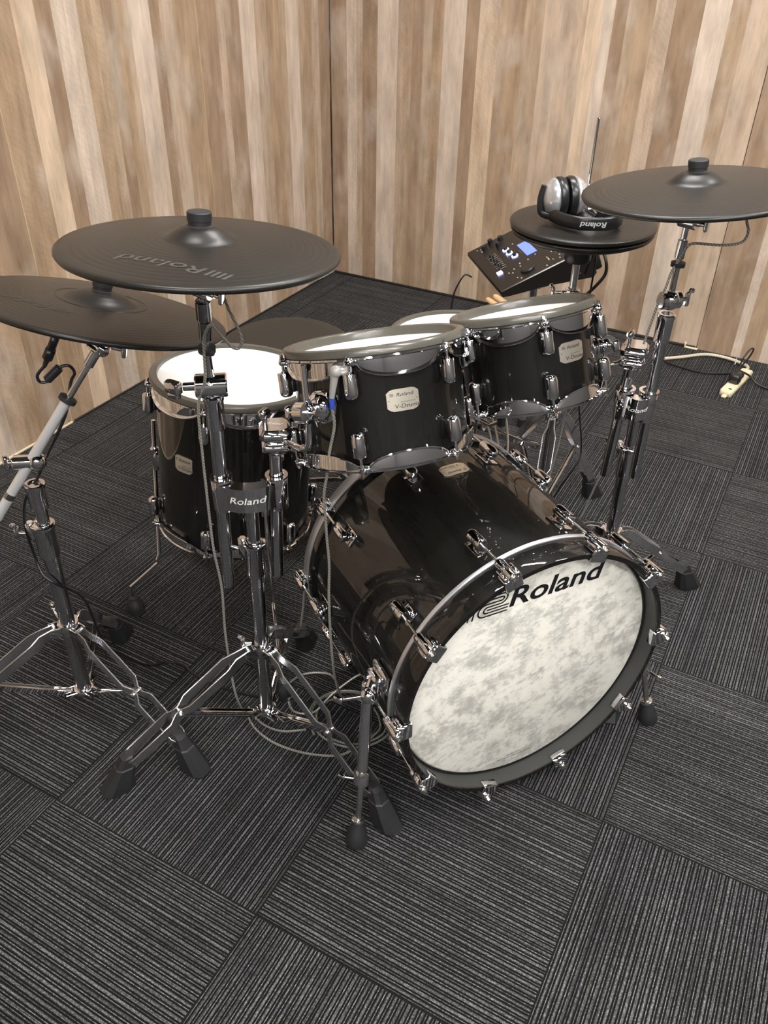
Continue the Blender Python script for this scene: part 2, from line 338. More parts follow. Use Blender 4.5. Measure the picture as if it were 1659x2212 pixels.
def badge(M0,r,th,z,w,h,parent,flip=False,lines=('Roland','V-Drums')):
    g=MB(M0);n=10;k=.006
    def P(x,y,o): a=th+x/r;q=r+o;return (q*math.cos(a),q*math.sin(a),z+y)
    rings=[]
    for i in range(n+1):
        x=-w/2+w*i/n;e=k if i in(0,n) else (k*.3 if i in(1,n-1) else 0);y=h/2-e
        rings.append([P(x,-y,.0002),P(x,y,.0002),P(x,y,.0012),P(x,-y,.0012)])
    g.loft(rings);bo=g.build('badge','badge',parent)
    sg=-1 if flip else 1
    def mp(ox,oy,o=.0016): return lambda x,y:M0@V3(P(sg*(x+ox),sg*(y+oy),o))
    a=text_mb(lines[0],.0085,mp(.003,.009),1.25,.25);a.v+=[];
    b_=text_mb(lines[1],.0098,mp(.006,-.0105),1.2,.1);c=text_mb('Electronic Drums',.003,mp(.008,-.0035),1.2)
    o=len(a.v);a.v+=b_.v;a.f+=[[i+o for i in f] for f in b_.f];o=len(a.v);a.v+=c.v;a.f+=[[i+o for i in f] for f in c.f]
    for x0 in (-.024,.024):
        q=MB();
        o=len(a.v);a.v+=[mp(x0,0)(.0009*math.cos(t_),.0009*math.sin(t_)) for t_ in [i*PI/4 for i in range(8)]];a.f.append(list(range(o,o+8)))
    # logo bars beside the name
    for i,y0 in enumerate((.0115,.0095,.0075)):
        o=len(a.v);a.v+=[mp(-.0195,y0)(x,y) for x,y in ((-.003,-.0004),(.0035,-.0004),(.0035,.0004),(-.003,.0004))];a.f.append([o,o+1,o+2,o+3])
    build_in(a,'badge_print','ink',bo)
def tomdrum(name,label,cat,c,tilt,rub,hoop,shell,bot,lugs,bth,lugz,rth=.017,group=None,base=None,bz=-.088,bw=.056,bh=.037,lugL=.043,hz=-.0125):
    a,u,v=fr(*tilt);M0=MX(c,u,v,a);C0=V3(c)
    t=thing(name,label,cat,base or (C0+a*bot),group)
    lg=[math.radians(x) for x in lugs]
    g=MB(M0);g.lathe([(shell,-.018),(shell,bot+.014),(shell-.008,bot+.014),(shell-.008,-.018)],n=128,loop=True,uv='cyl');g.build('shell','shell',t)
    g=MB(M0);g.lathe([(0,hz),(shell*.5,hz),(rub-rth+.002,hz+.001),(rub-rth+.002,hz-.002),(0,hz-.003)],n=96);hd=g.build('drum_head','white',t)
    g=MB(M0);ri=rub-rth;g.lathe([(ri,-.014),(ri,.001),(ri+.0015,.0045),(ri+rth*.45,.0062),(rub-.0025,.0045),(rub,.001),(rub-.0003,-.0075),(rub-.003,-.0095)],n=128,loop=True);g.build('rubber_rim','rubhoop',t)
    wavehoop(M0,hoop,-.0095,.013,.021,lg,-1,t)
    wavehoop(M0,hoop-.003,bot,.012,.020,lg,1,t,'lower_chrome_hoop')
    g=MB(M0);g.lathe([(0,bot+.006),(shell+.001,bot+.006),(shell+.001,bot+.010),(0,bot+.010)],n=64);g.build('lower_head','plastic',t)
    for l in lg:
        lug(M0,l,shell,lugz[0],lugL,1,t,-.012);lug(M0,l,shell,lugz[1],lugL,-1,t,bot+.006)
    if bth is not None: badge(M0,shell+.0003,math.radians(bth),bz,bw,bh,t)
    return t,M0,hd
tom1,MT1,hd1=tomdrum('tom_drum','gloss black rack tom nearer the camera, above the back end of the bass drum','tom drum',(.3935,.6143,.8669),(-.2866,.2186),.165,.1625,.1525,-.2035,(-133,-73,-13,47,107,167),-43.5,(-.055,-.152),group='rack toms')
tom2,MT2,hd2=tomdrum('tom_drum','smaller gloss black rack tom on the right, next to the vertical stand tubes','tom drum',(.581,.8638,.8769),(-.3169,.1705),.140,.1375,.1275,-.178,(-112,-52,8,68,128,188),-28,(-.050,-.128),group='rack toms',bz=-.077)
ft,MF,hdf=tomdrum('floor_tom','deep gloss black floor tom on three bent chrome legs','floor tom',(-.0277,.7389,.6391),(.0324,.1067),.190,.187,.178,-.382,(-133,-73,-13,47,107,167),-92.5,(-.062,-.325),rth=.018,hz=-.004,base=(-.03,.71,0),bz=-.158,bw=.048,bh=.040,lugL=.046)
# printed maker line on the floor tom head near the left edge
def mp_head(M0,cx,cy,ang):
    return lambda x,y:M0@V3((cx+x*math.cos(ang)-y*math.sin(ang),cy+x*math.sin(ang)+y*math.cos(ang),-.0042))
a=text_mb('Roland',.02,mp_head(MF,-.095,-.128,PI-.62),1.5,.2);build_in(a,'head_print','inkgrey',hdf)
a=text_mb('ELECTRONIC PERCUSSION HEAD',.0055,mp_head(MF,-.083,-.118,PI-.62),1.3);build_in(a,'head_print','inkgrey',hdf)
# floor tom legs
def ftleg(top,low,bend,foot,th,part_label=None):
    g=MB();g.tube([top,low,(bend[0],bend[1],bend[2]+.012),bend,(foot[0],foot[1],foot[2]+.085),(foot[0],foot[1],foot[2]+.05)],.0052,n=12)
    l=g.build('leg','chrome',ft)
    g=MB();g.lathe([(.008,.052),(.012,.050),(.013,.040),(.019,.034),(.023,.012),(.021,0),(0,0)],M1=Matrix.Translation(foot),n=24);build_in(g,'rubber_foot','rubber',l)
def brk(px,dirv):
    x,y,_=frameZ(dirv,(0,0,1));F=MX(px,x,(0,0,1),V3(dirv).normalized())
    g=MB(F);g.box((0,0,.0),(.030,.045,.024),bev=.005);g.box((0,0,-.014),(.042,.052,.004),bev=.0015);g.cyl((0,-.03,.008),(0,.03,.008),.010,n=18,bev=.002)
    g.cyl((-.012,0,.006),(-.042,0,.012),.0045,n=12);g.box((-.050,0,.014),(.022,.012,.006),bev=.002)
    g.build('leg_bracket','chrome',ft)
ftleg((-.198,.632,.525),(-.205,.585,.16),(-.205,.575,.135),(-.247,.512,.0),0);brk((-.190,.625,.428),(-.72,-.66,0))
ftleg((.139,.590,.50),(.150,.575,.30),(.155,.57,.16),(.245,.462,0),0);brk((.128,.600,.425),(.7,-.7,0))
ftleg((-.02,.935,.52),(-.02,.94,.30),(-.02,.945,.15),(-.02,1.03,0),0);brk((-.024,.915,.43),(0,1,0))
# snare
sn,MS,hds=tomdrum('snare_drum','white-headed snare drum half hidden behind the right-hand rack tom','snare drum',(.288,1.275,.603),(-.03,.05),.188,.185,.177,-.14,(-150,-110,-70,-30,10,50,90,130,170,210),None,(-.05,-.09),hz=-.004,rth=.016,lugL=.03)
# ------------------------------------------------------------------ bass drum
kc=V3((.822,.501,.315));yaw=math.radians(144.04);pit=math.radians(-1.53)
ka=V3((math.cos(pit)*math.cos(yaw),math.cos(pit)*math.sin(yaw),math.sin(pit)));ku=V3((-math.sin(yaw),math.cos(yaw),0));kv=ka.cross(ku)
MK=MX(kc,ku,kv,ka);KR=.2876;KL=.4877
kd=thing('bass_drum','large gloss black bass drum with mottled cream front head','bass drum',(kc.x+ka.x*.24,kc.y+ka.y*.24,0))
g=MB(MK);g.lathe([(.279,.040),(.279,KL-.040),(.270,KL-.040),(.270,.040)],n=160,loop=True,uv='cyl');g.build('shell','shell',kd)
def khoop(z0,z1,front):
    g=MB(MK);zi=z1 if front else z0
    g.lathe([(KR-.010,z0),(KR-.001,z0),(KR,z0+.002),(KR,z1-.002),(KR-.001,z1),(KR-.010,z1)],n=160,loop=True,uv='cyl');h=g.build('front_hoop' if front else 'rear_hoop','shell' if front else 'hoopblack',kd)
    g=MB(MK);g.lathe([(KR-.0115,z0+.003),(KR-.0098,z0+.002),(KR-.0098,z1),(KR-.0115,z1)],n=128,loop=True);build_in(g,'inner_band','hoopside',h)
    return h
fh=khoop(0,.054,True);rh=khoop(KL-.044,KL,False)
g=MB(MK);g.lathe([(KR-.006,.0535),(KR+.0022,.0530),(KR+.0030,.0545),(KR+.0028,.0610),(KR-.008,.0625),(KR-.010,.056)],n=160,loop=True);build_in(g,'inlay_ring','bandgrey',fh)
g=MB(MK);g.lathe([(KR-.004,KL-.026),(KR+.0015,KL-.026),(KR+.002,KL-.024),(KR+.002,KL-.004),(KR,KL+.001),(KR-.004,KL+.001)],n=160,loop=True);build_in(g,'inlay_ring','bandgrey',rh)
HZ=.035
g=MB(MK);g.lathe([(0,HZ-.001),(.266,HZ-.001),(.270,HZ+.001),(.2725,HZ+.004),(.2725,HZ+.008),(0,HZ+.008)],n=128);kh=g.build('front_head','kickhead',kd)
g=MB(MK);g.lathe([(0,KL-.05),(.272,KL-.05),(.272,KL-.044),(0,KL-.044)],n=96);g.build('rear_head','plastic',kd)
g=MB(MK);g.lathe([(.2715,HZ+.001),(.2745,HZ-.001),(.278,HZ+.001),(.278,HZ+.009),(.2715,HZ+.009)],n=128,loop=True);g.build('head_ring','hoopblack',kd)
def kmap(x,y,o=HZ-.0022): return kc+ka*o-ku*x+kv*y
a=text_mb('Roland',.0585,lambda x,y:kmap(x+.0455,y+.184),1.16,.2,off=.0011)
xs_=[(-(p-kc).dot(ku)) for p in a.v];x0,x1=min(xs_),max(xs_);sc_=(.1405-(-.066))/(x1-x0)
a=text_mb('Roland',.0585,lambda x,y:kmap((x+.0455-x0)*sc_-.066,y+.2005),1.16,.2,off=.0011);build_in(a,'logo_lettering','ink',kh)
def stroke(pts,w=.0030,close=False):
    q=MB();P=[V3((x,y,0)) for x,y in pts];n=len(P)
    for i in range(n-1):
        d=(P[i+1]-P[i]);
        if d.length<1e-7: continue
        d.normalize();s_=V3((-d.y,d.x,0))*w/2;e=d*w*.3
        o=len(q.v);q.v+=[kmap(p.x,p.y) for p in (P[i]-e-s_,P[i+1]+e-s_,P[i+1]+e+s_,P[i]-e+s_)];q.f.append([o,o+1,o+2,o+3])
    return q
def arc(cx,cy,r,a0,a1,n=14): return [(cx+r*math.cos(math.radians(a0+(a1-a0)*i/n)),cy+r*math.sin(math.radians(a0+(a1-a0)*i/n))) for i in range(n+1)]
L0=MB();ox,oy=-.151,.178;sh=.22
def S(p): return [(ox+x+sh*y,oy+y) for x,y in p]
H=.042
paths=[[(0,0),(0,.016)],[(.0095,0),(.0095,.020)],
 [(.012,H),(.062,H)]+arc(.062,.031,.011,90,-90)[1:]+[(.036,.020)]+arc(.036,.0135,.0065,90,270)[1:]+[(.080,.007)],
 [(.016,H-.007),(.062,H-.007)]+arc(.062,.031,.004,90,-90,8)[1:]+[(.032,.027)]+arc(.032,.0135,.0135,90,270)[1:]+[(.080,0)],
 [(.037,.0135),(.080,.0135)]]
for p in paths:
    q=stroke(S(p));o=len(L0.v);L0.v+=q.v;L0.f+=[[i+o for i in f] for f in q.f]
build_in(L0,'logo_mark','ink',kh)
for tx,yy in (('HEAD ONLY',-.2345),('MADE BY REMO\u00ae U.S.A.',-.2415)):
    a=text_mb(tx,.0058,lambda x,y:kmap(x-.009,y+yy),1.35);build_in(a,'head_print','ink',kh)
badge(MK,.2795,math.radians(88.8),.3455,.058,.037,kd,flip=True)
def claw(th,front):
    c,s_=math.cos(th),math.sin(th);z0=0 if front else KL;sg=1 if front else -1
    F=MK@MX((KR*c,KR*s_,z0),(-s_,c,0),(c,s_,0),(0,0,-1)) if False else MK@MX((KR*c,KR*s_,z0),(s_*-1*sg,c*sg,0),(c,s_,0),(0,0,sg))
    # local x tangential, y radial, z towards the drum middle
    g=MB(F)
    g.box((0,-.003,-.0025),(.034,.026,.006),bev=.002)            # lip over the hoop edge
    g.box((0,-.0145,.004),(.034,.004,.017),bev=.0015)
    g.box((0,.004,.009),(.034,.006,.026),bev=.0022)              # plate along the outside
    g.lathe([(.0045,-.008),(.0088,-.008),(.0098,-.004),(.0098,.034),(.0080,.040),(.004,.040)],M1=Matrix.Translation((0,.014,0)),n=20)
    g.box((-.0125,.010,.010),(.006,.014,.030),bev=.002);g.box((.0125,.010,.010),(.006,.014,.030),bev=.002)
    cl=g.build('claw','chrome',kd)
    g=MB(F);zl=.113
    g.cyl((0,.014,-.012),(0,.014,-.004),.0072,n=16,bev=.001);g.cyl((0,.014,-.016),(0,.014,-.011),.0036,n=4)
    g.cyl((0,.014,.03),(0,.013,zl-.018),.0028,n=10);build_in(g,'tension_rod','nickel',cl)
    g=MB(F);r0=.279-KR
    g.lathe([(.004,-.0215),(.0112,-.0215),(.0120,-.018),(.0120,.014),(.0105,.020),(.006,.0245),(0,.025)],M1=Matrix.Translation((0,.013,zl)),n=22)
    g.box((0,.0035,zl+.002),(.015,.013,.032),bev=.002);g.box((0,r0+.0015,zl+.002),(.030,.003,.046),bev=.0012)
    g.build('lug','chrome',kd)
for k in range(10):
    claw(math.radians(36*k),True);claw(math.radians(36*k),False)
# spurs
def spur(top,foot,side):
    T=V3(top);Fo=V3(foot);d=(T-Fo).normalized()
    g=MB();g.cyl(Fo+d*.16,T,.0115,n=20,bev=.001);g.ball(T,.016);g.lathe([(.011,0),(.0155,.003),(.0155,.028),(.012,.034)],M1=at(Fo+d*.145,d),n=20)
    g.cyl(Fo+d*.155,Fo+d*.155+V3((-.03*side,-.012,.002)),.0035,n=10);g.box(tuple(Fo+d*.155+V3((-.036*side,-.014,.002))),(.014,.006,.010),bev=.002)
    s_=g.build('spur','chrome',kd)
    g=MB();g.cyl(Fo+d*.06,Fo+d*.16,.0062,n=14);g.lathe([(.010,0),(.013,.003),(.013,.008),(.009,.010)],M1=at(Fo+d*.052,d),n=18);build_in(g,'spur_rod','nickel',s_)
    g=MB();g.lathe([(0,0),(.020,0),(.022,.006),(.019,.03),(.013,.045),(.012,.055),(0,.056)],M1=at(Fo,d),n=24);build_in(g,'rubber_foot','rubber',s_)
    # bracket on the shell
    g=MB();w=kc+ka*.105+(ku*side)*.279*math.cos(.12)+kv*.035
    x,y,z=frameZ(ku*side,(0,0,1));F=MX(w,x,y,z)
    g.box((0,0,.004),(.060,.046,.010),M1=F,bev=.004);g.box((0,0,.017),(.040,.034,.018),M1=F,bev=.004)
    g.cyl(w+ku*side*.02,T,.011,n=18,bev=.002);g.cyl(T,T+ka*-.0+V3((-.035*side,-.03,.0)),.0045,n=10);g.box(tuple(T+V3((-.042*side,-.036,0))),(.02,.008,.016),bev=.003)
    g.build('spur_bracket','chrome',kd)
spur((.566,.296,.335),(.587,.215,.0),1);spur((.936,.805,.300),(1.015,.809,.0),-1)
# ------------------------------------------------------------------ cymbals
def cymprof(R,bell,bh,rise):
    p=[(0,rise+bh),(bell*.35,rise+bh),(bell*.55,rise+bh*.86),(bell*.75,rise+bh*.55),(bell*.92,rise+bh*.2),(bell*1.02,rise+bh*.04),(bell*1.12,rise)]
    for i in range(1,12):
        k=i/12;r=bell*1.12+(R-bell*1.12)*k;p.append((r,rise*(1-k**1.5)))
    return p
def cymbal(name,label,cat,c,tilt,R,bell,bh,rise,nut=True,group=None,parent=None):
    a,u,v=fr(*tilt);M0=MX(c,u,v,a);t=parent or thing(name,label,cat,c,group)
    p=cymprof(R,bell,bh,rise);prof=p+[(R-.003,.0012),(R,-.001),(R+.0002,-.004),(R-.002,-.0075),(R-.010,-.0085)]+[(r,z-.006) for r,z in p[::-1] if r<R-.02]
    g=MB(M0);g.lathe(prof,n=160,uv='rad');b_=g.build('cymbal_pad','cymbal',t,smooth=60)
    if nut:
        z=rise+bh;g=MB(M0);g.lathe([(.019,z-.006),(.0195,z-.001),(.0165,z+.001),(.0165,z+.007),(.0178,z+.0075),(.0178,z+.018),(.0165,z+.0195),(0,z+.0195)],n=40);g.build('stopper_nut','rubber',t)
    return t,M0,b_
ca,MA,cab=cymbal('crash_cymbal','black rubber crash cymbal over the floor tom, with faint lettering','cymbal',(.265,.326,1.091),(.0085,.094),.203,.050,.018,.014,group='crash cymbals')
cb,MBc,cbb=cymbal('ride_cymbal','larger black rubber ride cymbal cut off by the left edge of the photo','cymbal',(-.072,.425,.894),(.084,.296),.2285,.062,.018,.016)
cc,MC,ccb=cymbal('crash_cymbal','black rubber crash cymbal at the right edge, above the power strip','cymbal',(.821,1.050,1.091),(-.1152,-.0083),.203,.050,.018,.014,group='crash cymbals')
g=MB(MBc);g.lathe([(.0795,.0155),(.0802,.0166),(.0809,.0155)],n=96,loop=True);build_in(g,'groove_ring','plastic',cbb)
def cmap(M0,R,bell,rise,rc,ang,off=.0012):
    # text laid round the bow at radius rc; its foot points to the drummer's side
    def f(x,y):
        r=rc+y;th=ang-x/rc
        k=max(0,min(1,(r-bell*1.12)/(R-bell*1.12)));z=rise*(1-k**1.5);return M0@V3((r*math.cos(th),r*math.sin(th),z+off))
    return f
def bow(r,R_,bell,rise):          # height of the modelled cymbal surface at radius r
    b0=bell*1.12;q=[(b0,rise)]+[(b0+(R_-b0)*i/12,rise*(1-(i/12)**1.5)) for i in range(1,12)]+[(R_-.003,.0012)]
    for (r0,z0),(r1,z1) in zip(q,q[1:]):
        if r<=r1: return z0+(z1-z0)*max(0,(r-r0)/(r1-r0))
    return z1
def cflat(M0,R_,bell,rise,c,xd,off=.0004):
    X=V3((xd[0],xd[1],0)).normalized();Y=V3((-X.y,X.x,0))
    def f(x,y):
        p=V3((c[0],c[1],0))+X*x+Y*y;return M0@V3((p.x,p.y,bow(p.length,R_,bell,rise)+off))
    return f
def faint_logo(M0,R_,bell,rise,c,xd,size,mat,pad):
    f=cflat(M0,R_,bell,rise,c,xd);a=text_mb('Roland',size,f,1.5,.2,off=.0003);w=size*2.35
    for i in range(4):
        x0=-w-size*.05-i*size*.27;pts=[(x0,-.32*size),(x0+size*.16,-.32*size),(x0+size*.28,.34*size),(x0+size*.12,.34*size)]
        o=len(a.v);a.v+=[V3(f(x,y)) for x,y in pts];a.f.append([o,o+1,o+2,o+3])
    build_in(a,'cymbal_lettering',mat,pad)
M['faint']=pm('faint_print',(.060,.057,.051),.42)
faint_logo(MA,.203,.050,.014,(.036,-.1225),(-.119,-.0205),.031,'faint',cab)
faint_logo(MBc,.2285,.062,.016,(-.05,-.140),(-.97,-.2),.030,pm('fainter_print',(.04,.037,.031),.5),cbb)
# hi-hat pair
hh=thing('hi_hat_cymbals','pair of black hi-hat cymbals with headphones lying on top','cymbal',(.515,1.455,.86))
a_,u_,v_=fr(-.02,.002);MH=MX((.515,1.455,.885),u_,v_,a_)
p=cymprof(.178,.04,.020,.006)
g=MB(MH);g.lathe(p+[(.1765,-.001),(.178,-.003),(.177,-.010),(.170,-.011)]+[(r,z-.008) for r,z in p[::-1] if r<.165],n=160,uv='rad');g.build('top_cymbal','cymbal',hh,smooth=60)
g=MB(MH);g.lathe([(0,-.014),(.165,-.014),(.1735,-.016),(.175,-.019),(.171,-.026),(.15,-.036),(.06,-.045),(0,-.045)],n=160,uv='rad');g.build('bottom_cymbal','cymbal',hh,smooth=60)
g=MB(MH);g.lathe([(.018,.024),(.018,.034),(.010,.036),(.010,.055),(.013,.056),(.013,.072),(.006,.074)],n=24);g.cyl((0,0,.06),(.035,.0,.062),.004,n=10);g.box((.04,0,.062),(.02,.006,.014),bev=.002);g.build('clutch','chrome',hh)
# ------------------------------------------------------------------ stands
def wing(g,p,d,L_=.03,s_=1):
    # threaded bolt and wing lever
    P=V3(p);D=V3(d).normalized();g.cyl(P,P+D*L_,.0042,n=12);x,y,z=frameZ(D,(0,0,1));F=MX(P+D*(L_+.004*s_),x,y,z)
    g.box((0,0,0),(.012*s_,.030*s_,.009*s_),M1=F,bev=.003);g.box((0,.017*s_,.006*s_),(.010*s_,.010*s_,.012*s_),M1=F,bev=.003)
def legset(st,B0,B1,zc,feet,zh=.045,joint=.56):
    ax=(V3(B1)-V3(B0)).normalized()
    def onax(z): return V3(B0)+ax*((z-B0[2])/ax.z)
    for F in feet:
        Fv=V3(F);d=(Fv-onax(0));d.z=0;R=d.length;d.normalize()
        S0=onax(zc)+d*.030;E=onax(0)+d*(R-.045)+V3((0,0,.075-0));E.z=.062
        J=S0.lerp(E,joint);J.z+=.006
        A1=S0.lerp(E,.10)+V3((0,0,.010));A2=S0.lerp(E,.17)+V3((0,0,.010));A3=S0.lerp(E,joint-.08)+V3((0,0,.008));A4=S0.lerp(E,joint+.07)+V3((0,0,.003));A5=S0.lerp(E,.93)
        path=[S0,A1,A2,A3,J.lerp(A3,.25),J.lerp(A4,.25),A4,A5,E];sp=[.0075,.0095,.0175,.0175,.0066,.0066,.0175,.0175,.0075]
        lg=MB()
        for s_ in (-1,1): lg.bar(path,.0034,.023,off=[s_*k for k in sp])
        side=d.cross(V3((0,0,1)))
        for q in (S0,J): lg.cyl(q-side*.013,q+side*.013,.0048,n=12,bev=.001)
        lo=lg.build('leg','legchrome',st)
        br=MB();Hb=onax(zh)+d*.026;br.bar([Hb,J],.011,.007);br.bar([Hb,J],.0022,.014,off=.006);br.bar([Hb,J],.0022,.014,off=-.006);br.build('brace','chrome',st)
        # rubber boot
        g=MB();x=side;rings=[]
        def sec(cx,cz,w,l,k=.22):
            pts=[(-w/2,-l/2+l*k),(-w/2+w*k,-l/2),(w/2-w*k,-l/2),(w/2,-l/2+l*k),(w/2,l/2-l*k),(w/2-w*k,l/2),(-w/2+w*k,l/2),(-w/2,l/2-l*k)]
            o=onax(0)+d*cx;return [V3((o.x,o.y,cz))+x*p_[0]+d*p_[1] for p_ in pts]
        for cx,cz,w,l in ((R-.058,.088,.018,.016),(R-.052,.084,.026,.026),(R-.044,.062,.034,.036),(R-.043,.060,.038,.040),(R-.030,.030,.044,.054),(R-.020,.004,.047,.068),(R-.020,0,.045,.066)): rings.append(sec(cx,cz,w,l))
        g.loft(rings);build_in(g,'rubber_foot','rubber',lo,smooth=18)
    # upper spider and lower hub
    for z,h,nm in ((zc,.030,'leg_collar'),(zh,.016,'lower_hub')):
        g=MB();c0=onax(z);F=at(c0,ax);g.lathe([(.0150,-h/2),(.021,-h/2+.001),(.0225,-h/2+.004),(.0225,h/2-.004),(.021,h/2-.001),(.0150,h/2)],M1=F,n=30)
        for Fo in feet:
            d=V3(Fo)-onax(0);d.z=0;d.normalize();side=d.cross(V3((0,0,1)))
            for s_ in (-1,1): g.bar([c0+d*.014+side*s_*.0125,c0+d*.040+side*s_*.0115],.0035,h*.75)
        g.build(nm,'chrome',st)
def tubepart(st,nm,p0,p1,r,mat='pole'):
    g=MB();g.cyl(p0,p1,r,n=28,bev=.0012);return g.build(nm,mat,st)
def collarpart(st,p,ax,r,h,wd=None,nm='height_clamp'):
    g=MB();F=at(p,ax);g.lathe([(r*.72,-h),(r*.98,-h),(r,-h+.002),(r*1.02,-.010),(r*1.12,-.006),(r*1.12,0),(r*1.0,.002),(r*.70,.002),(r*.70,-.002)],M1=F,n=30)
    if wd:
        D=V3(wd).normalized();g.box(tuple(V3(p)+D*r*1.15-V3(ax)*h*.4),(.016,.016,h*.55),bev=.003);wing(g,V3(p)+D*(r*1.2)-V3(ax).normalized()*h*.35,D,.024)
    return g.build(nm,'chrome',st)
def multiclamp(st,cm,cl,cr,z,r,h=.060,facing=(.6,-.8,0),ts=.019):
    """cast clamp joining the middle tube with the two side tubes, maker's name in relief on its front"""
    g=MB();A,B_=V3(cl),V3(cr);A.z=B_.z=z;Cm=V3(cm);Cm.z=z
    for q in (A,B_): g.lathe([(.0135,-h*.62),(r*.96,-h*.62),(r,-h*.60),(r,h*.48),(r*.95,h*.5),(r*1.08,h*.5),(r*1.08,h*.5+.004),(r*.72,h*.5+.004),(r*.72,h*.45)],M1=Matrix.Translation(q),n=30)
    fc=V3(facing).normalized();pts=[]
    n=14;rings=[]
    for i in range(n+1):
        k=i/n;p=A.lerp(B_,k)+fc*(.010+.016*math.sin(PI*k));T=(B_-A).normalized();b_=fc*.012
        rings.append([p-b_-V3((0,0,h*.40)),p+b_-V3((0,0,h*.42)),p+b_+V3((0,0,h*.42)),p-b_+V3((0,0,h*.44))])
    g.loft(rings)
    cl_=g.build('tube_clamp','chrome',st)
    def mp(x,y):
        k=.5+x/(B_-A).length;k=min(1,max(0,k));return A.lerp(B_,k)+fc*(.0228+.016*math.sin(PI*k))+V3((0,0,y))
    a=text_mb('Roland',ts,mp,1.25,.2);build_in(a,'raised_lettering','felt',cl_)
def tilter(st,p,ax,nm='cymbal_tilter',s_=1):
    g=MB();P=V3(p);x,y,z=frameZ(ax,(0,0,1));g.cyl(P-x*.018,P+x*.018,.0135,n=24,bev=.002);g.cyl(P-x*.026,P+x*.026,.006,n=14);wing(g,P+x*.02,x,.014,.8)
    g.cyl(P,P+V3(ax).normalized()*.03,.0085,n=18,bev=.001);return g.build(nm,'chrome',st)
# --- stand A (holds left crash and big tom)
def stand(label,base,dx=0):
    return thing('cymbal_stand',label,'cymbal stand',base,'chrome tripod cymbal stands')
sa=stand('chrome double stand left of the bass drum, holding crash cymbal and nearer rack tom',(.261,.379,0))
a0,a1=(.261,.379,.03),(.267,.385,.59);axA=V3(a1)-V3(a0)
legset(sa,a0,a1,.236,((.080,.066,0),(.637,.278,0),(.195,.655,0)))
tubepart(sa,'lower_tube',(.261,.379,.03),(.2655,.3835,.50),.0150);tubepart(sa,'middle_tube',(.2655,.3835,.49),a1,.0125)
collarpart(sa,(.2657,.3837,.512),axA,.0200,.075,(-.9,-.3,.2))
g=MB();wing(g,(.250,.372,.245),(-.7,-.5,.15),.02);g.build('leg_lock','chrome',sa)
multiclamp(sa,a1,(.216,.369,0),(.300,.423,0),.622,.0195,facing=(.45,-.9,0))
tubepart(sa,'left_tube',(.209,.363,.398),(.2175,.3705,.770),.0125)
tubepart(sa,'right_tube',(.291,.416,.420),(.301,.424,.700),.0118)
collarpart(sa,(.2175,.3705,.818),(0,0,1),.0165,.062,None,'sleeve')
g=MB();P=V3((.2165,.369,.838));x=V3((.80,.60,0));g.cyl(P-x*.026,P+x*.028,.0205,n=30,bev=.0025);g.lathe([(.0215,-.004),(.0225,0),(.0215,.004)],M1=at(P-x*.0,x),n=30);g.cyl(P-x*.046,P-x*.026,.0072,n=14,bev=.001)
g.box(tuple(P-x*.062),(.030,.016,.022),bev=.003);g.box(tuple(P-x*.062+V3((0,0,-.013))),(.022,.012,.014),bev=.002);g.build('boom_tilter','chrome',sa)
g=MB();g.tube([(.2165,.369,.845),(.224,.360,.90),(.236,.349,.965),(.240,.346,1.005)],[.0085,.0068,.0068,.0068],n=18);g.build('boom_rod','chrome',sa)
g=MB();g.cyl((.229,.356,.930),(.236,.350,.965),.0105,n=20,bev=.001);g.cyl((.236,.350,.967),(.240,.346,1.0),.0125,n=20,bev=.001);g.build('rod_sleeve','darkchrome',sa)
tilter(sa,(.241,.345,1.018),(.15,-.1,1));tubepart(sa,'cymbal_post',(.243,.343,1.02),(.2625,.3235,1.09),.0045)
g=MB();g.lathe([(.007,0),(.0145,.001),(.0145,.009),(.007,.010)],M1=at((.2245,.3600,.905),(.15,-.1,1)),n=20);g.box((.2245+.015,.352,.909),(.012,.008,.008),bev=.002);g.build('cable_holder','rubber',sa)
# tom holder bracket A
def holder(st,c,ball,rodtop,dirv,k=1):
    g=MB();x,y,z=frameZ((0,0,1),dirv);F=MX(c,x,y,z)
    g.box((0,0,.012),(.056,.058,.026),M1=F,bev=.008);g.box((0,0,-.014),(.050,.050,.022),M1=F,bev=.006);g.box((0,0,-.001),(.030,.060,.006),M1=F,bev=.002)
    g.cyl((c[0],c[1],c[2]-.05),(c[0],c[1],c[2]-.02),.013,n=20,bev=.002)
    cp=V3(c)+V3((-.012,-.012,.0));g.cyl(cp,cp+V3((0,0,.048)),.0045,n=12);g.box(tuple(cp+V3((0,0,.050))),(.014,.026,.016),bev=.005)
    b_=g.build('tom_bracket','chrome',st)
    g=MB();g.cyl(V3(c)+V3((0,0,.004)),V3(ball[0]),.0058,n=14);g.tube([ball[0],ball[1],ball[2]],.0058,n=14,smooth=4);build_in(g,'holder_rod','chrome',b_)
    return b_
b_=holder(sa,(.297,.432,.730),[(.345,.412,.738),(.388,.398,.752),(.390,.402,.810)],None,(.6,-.8,0))
a=text_mb('Roland',.012,lambda x,y:V3((.297+.6*x+.8*y*0,.432-.0+.55*x*.4+y,.7565)),1.2,.2);build_in(a,'raised_lettering','felt',b_)
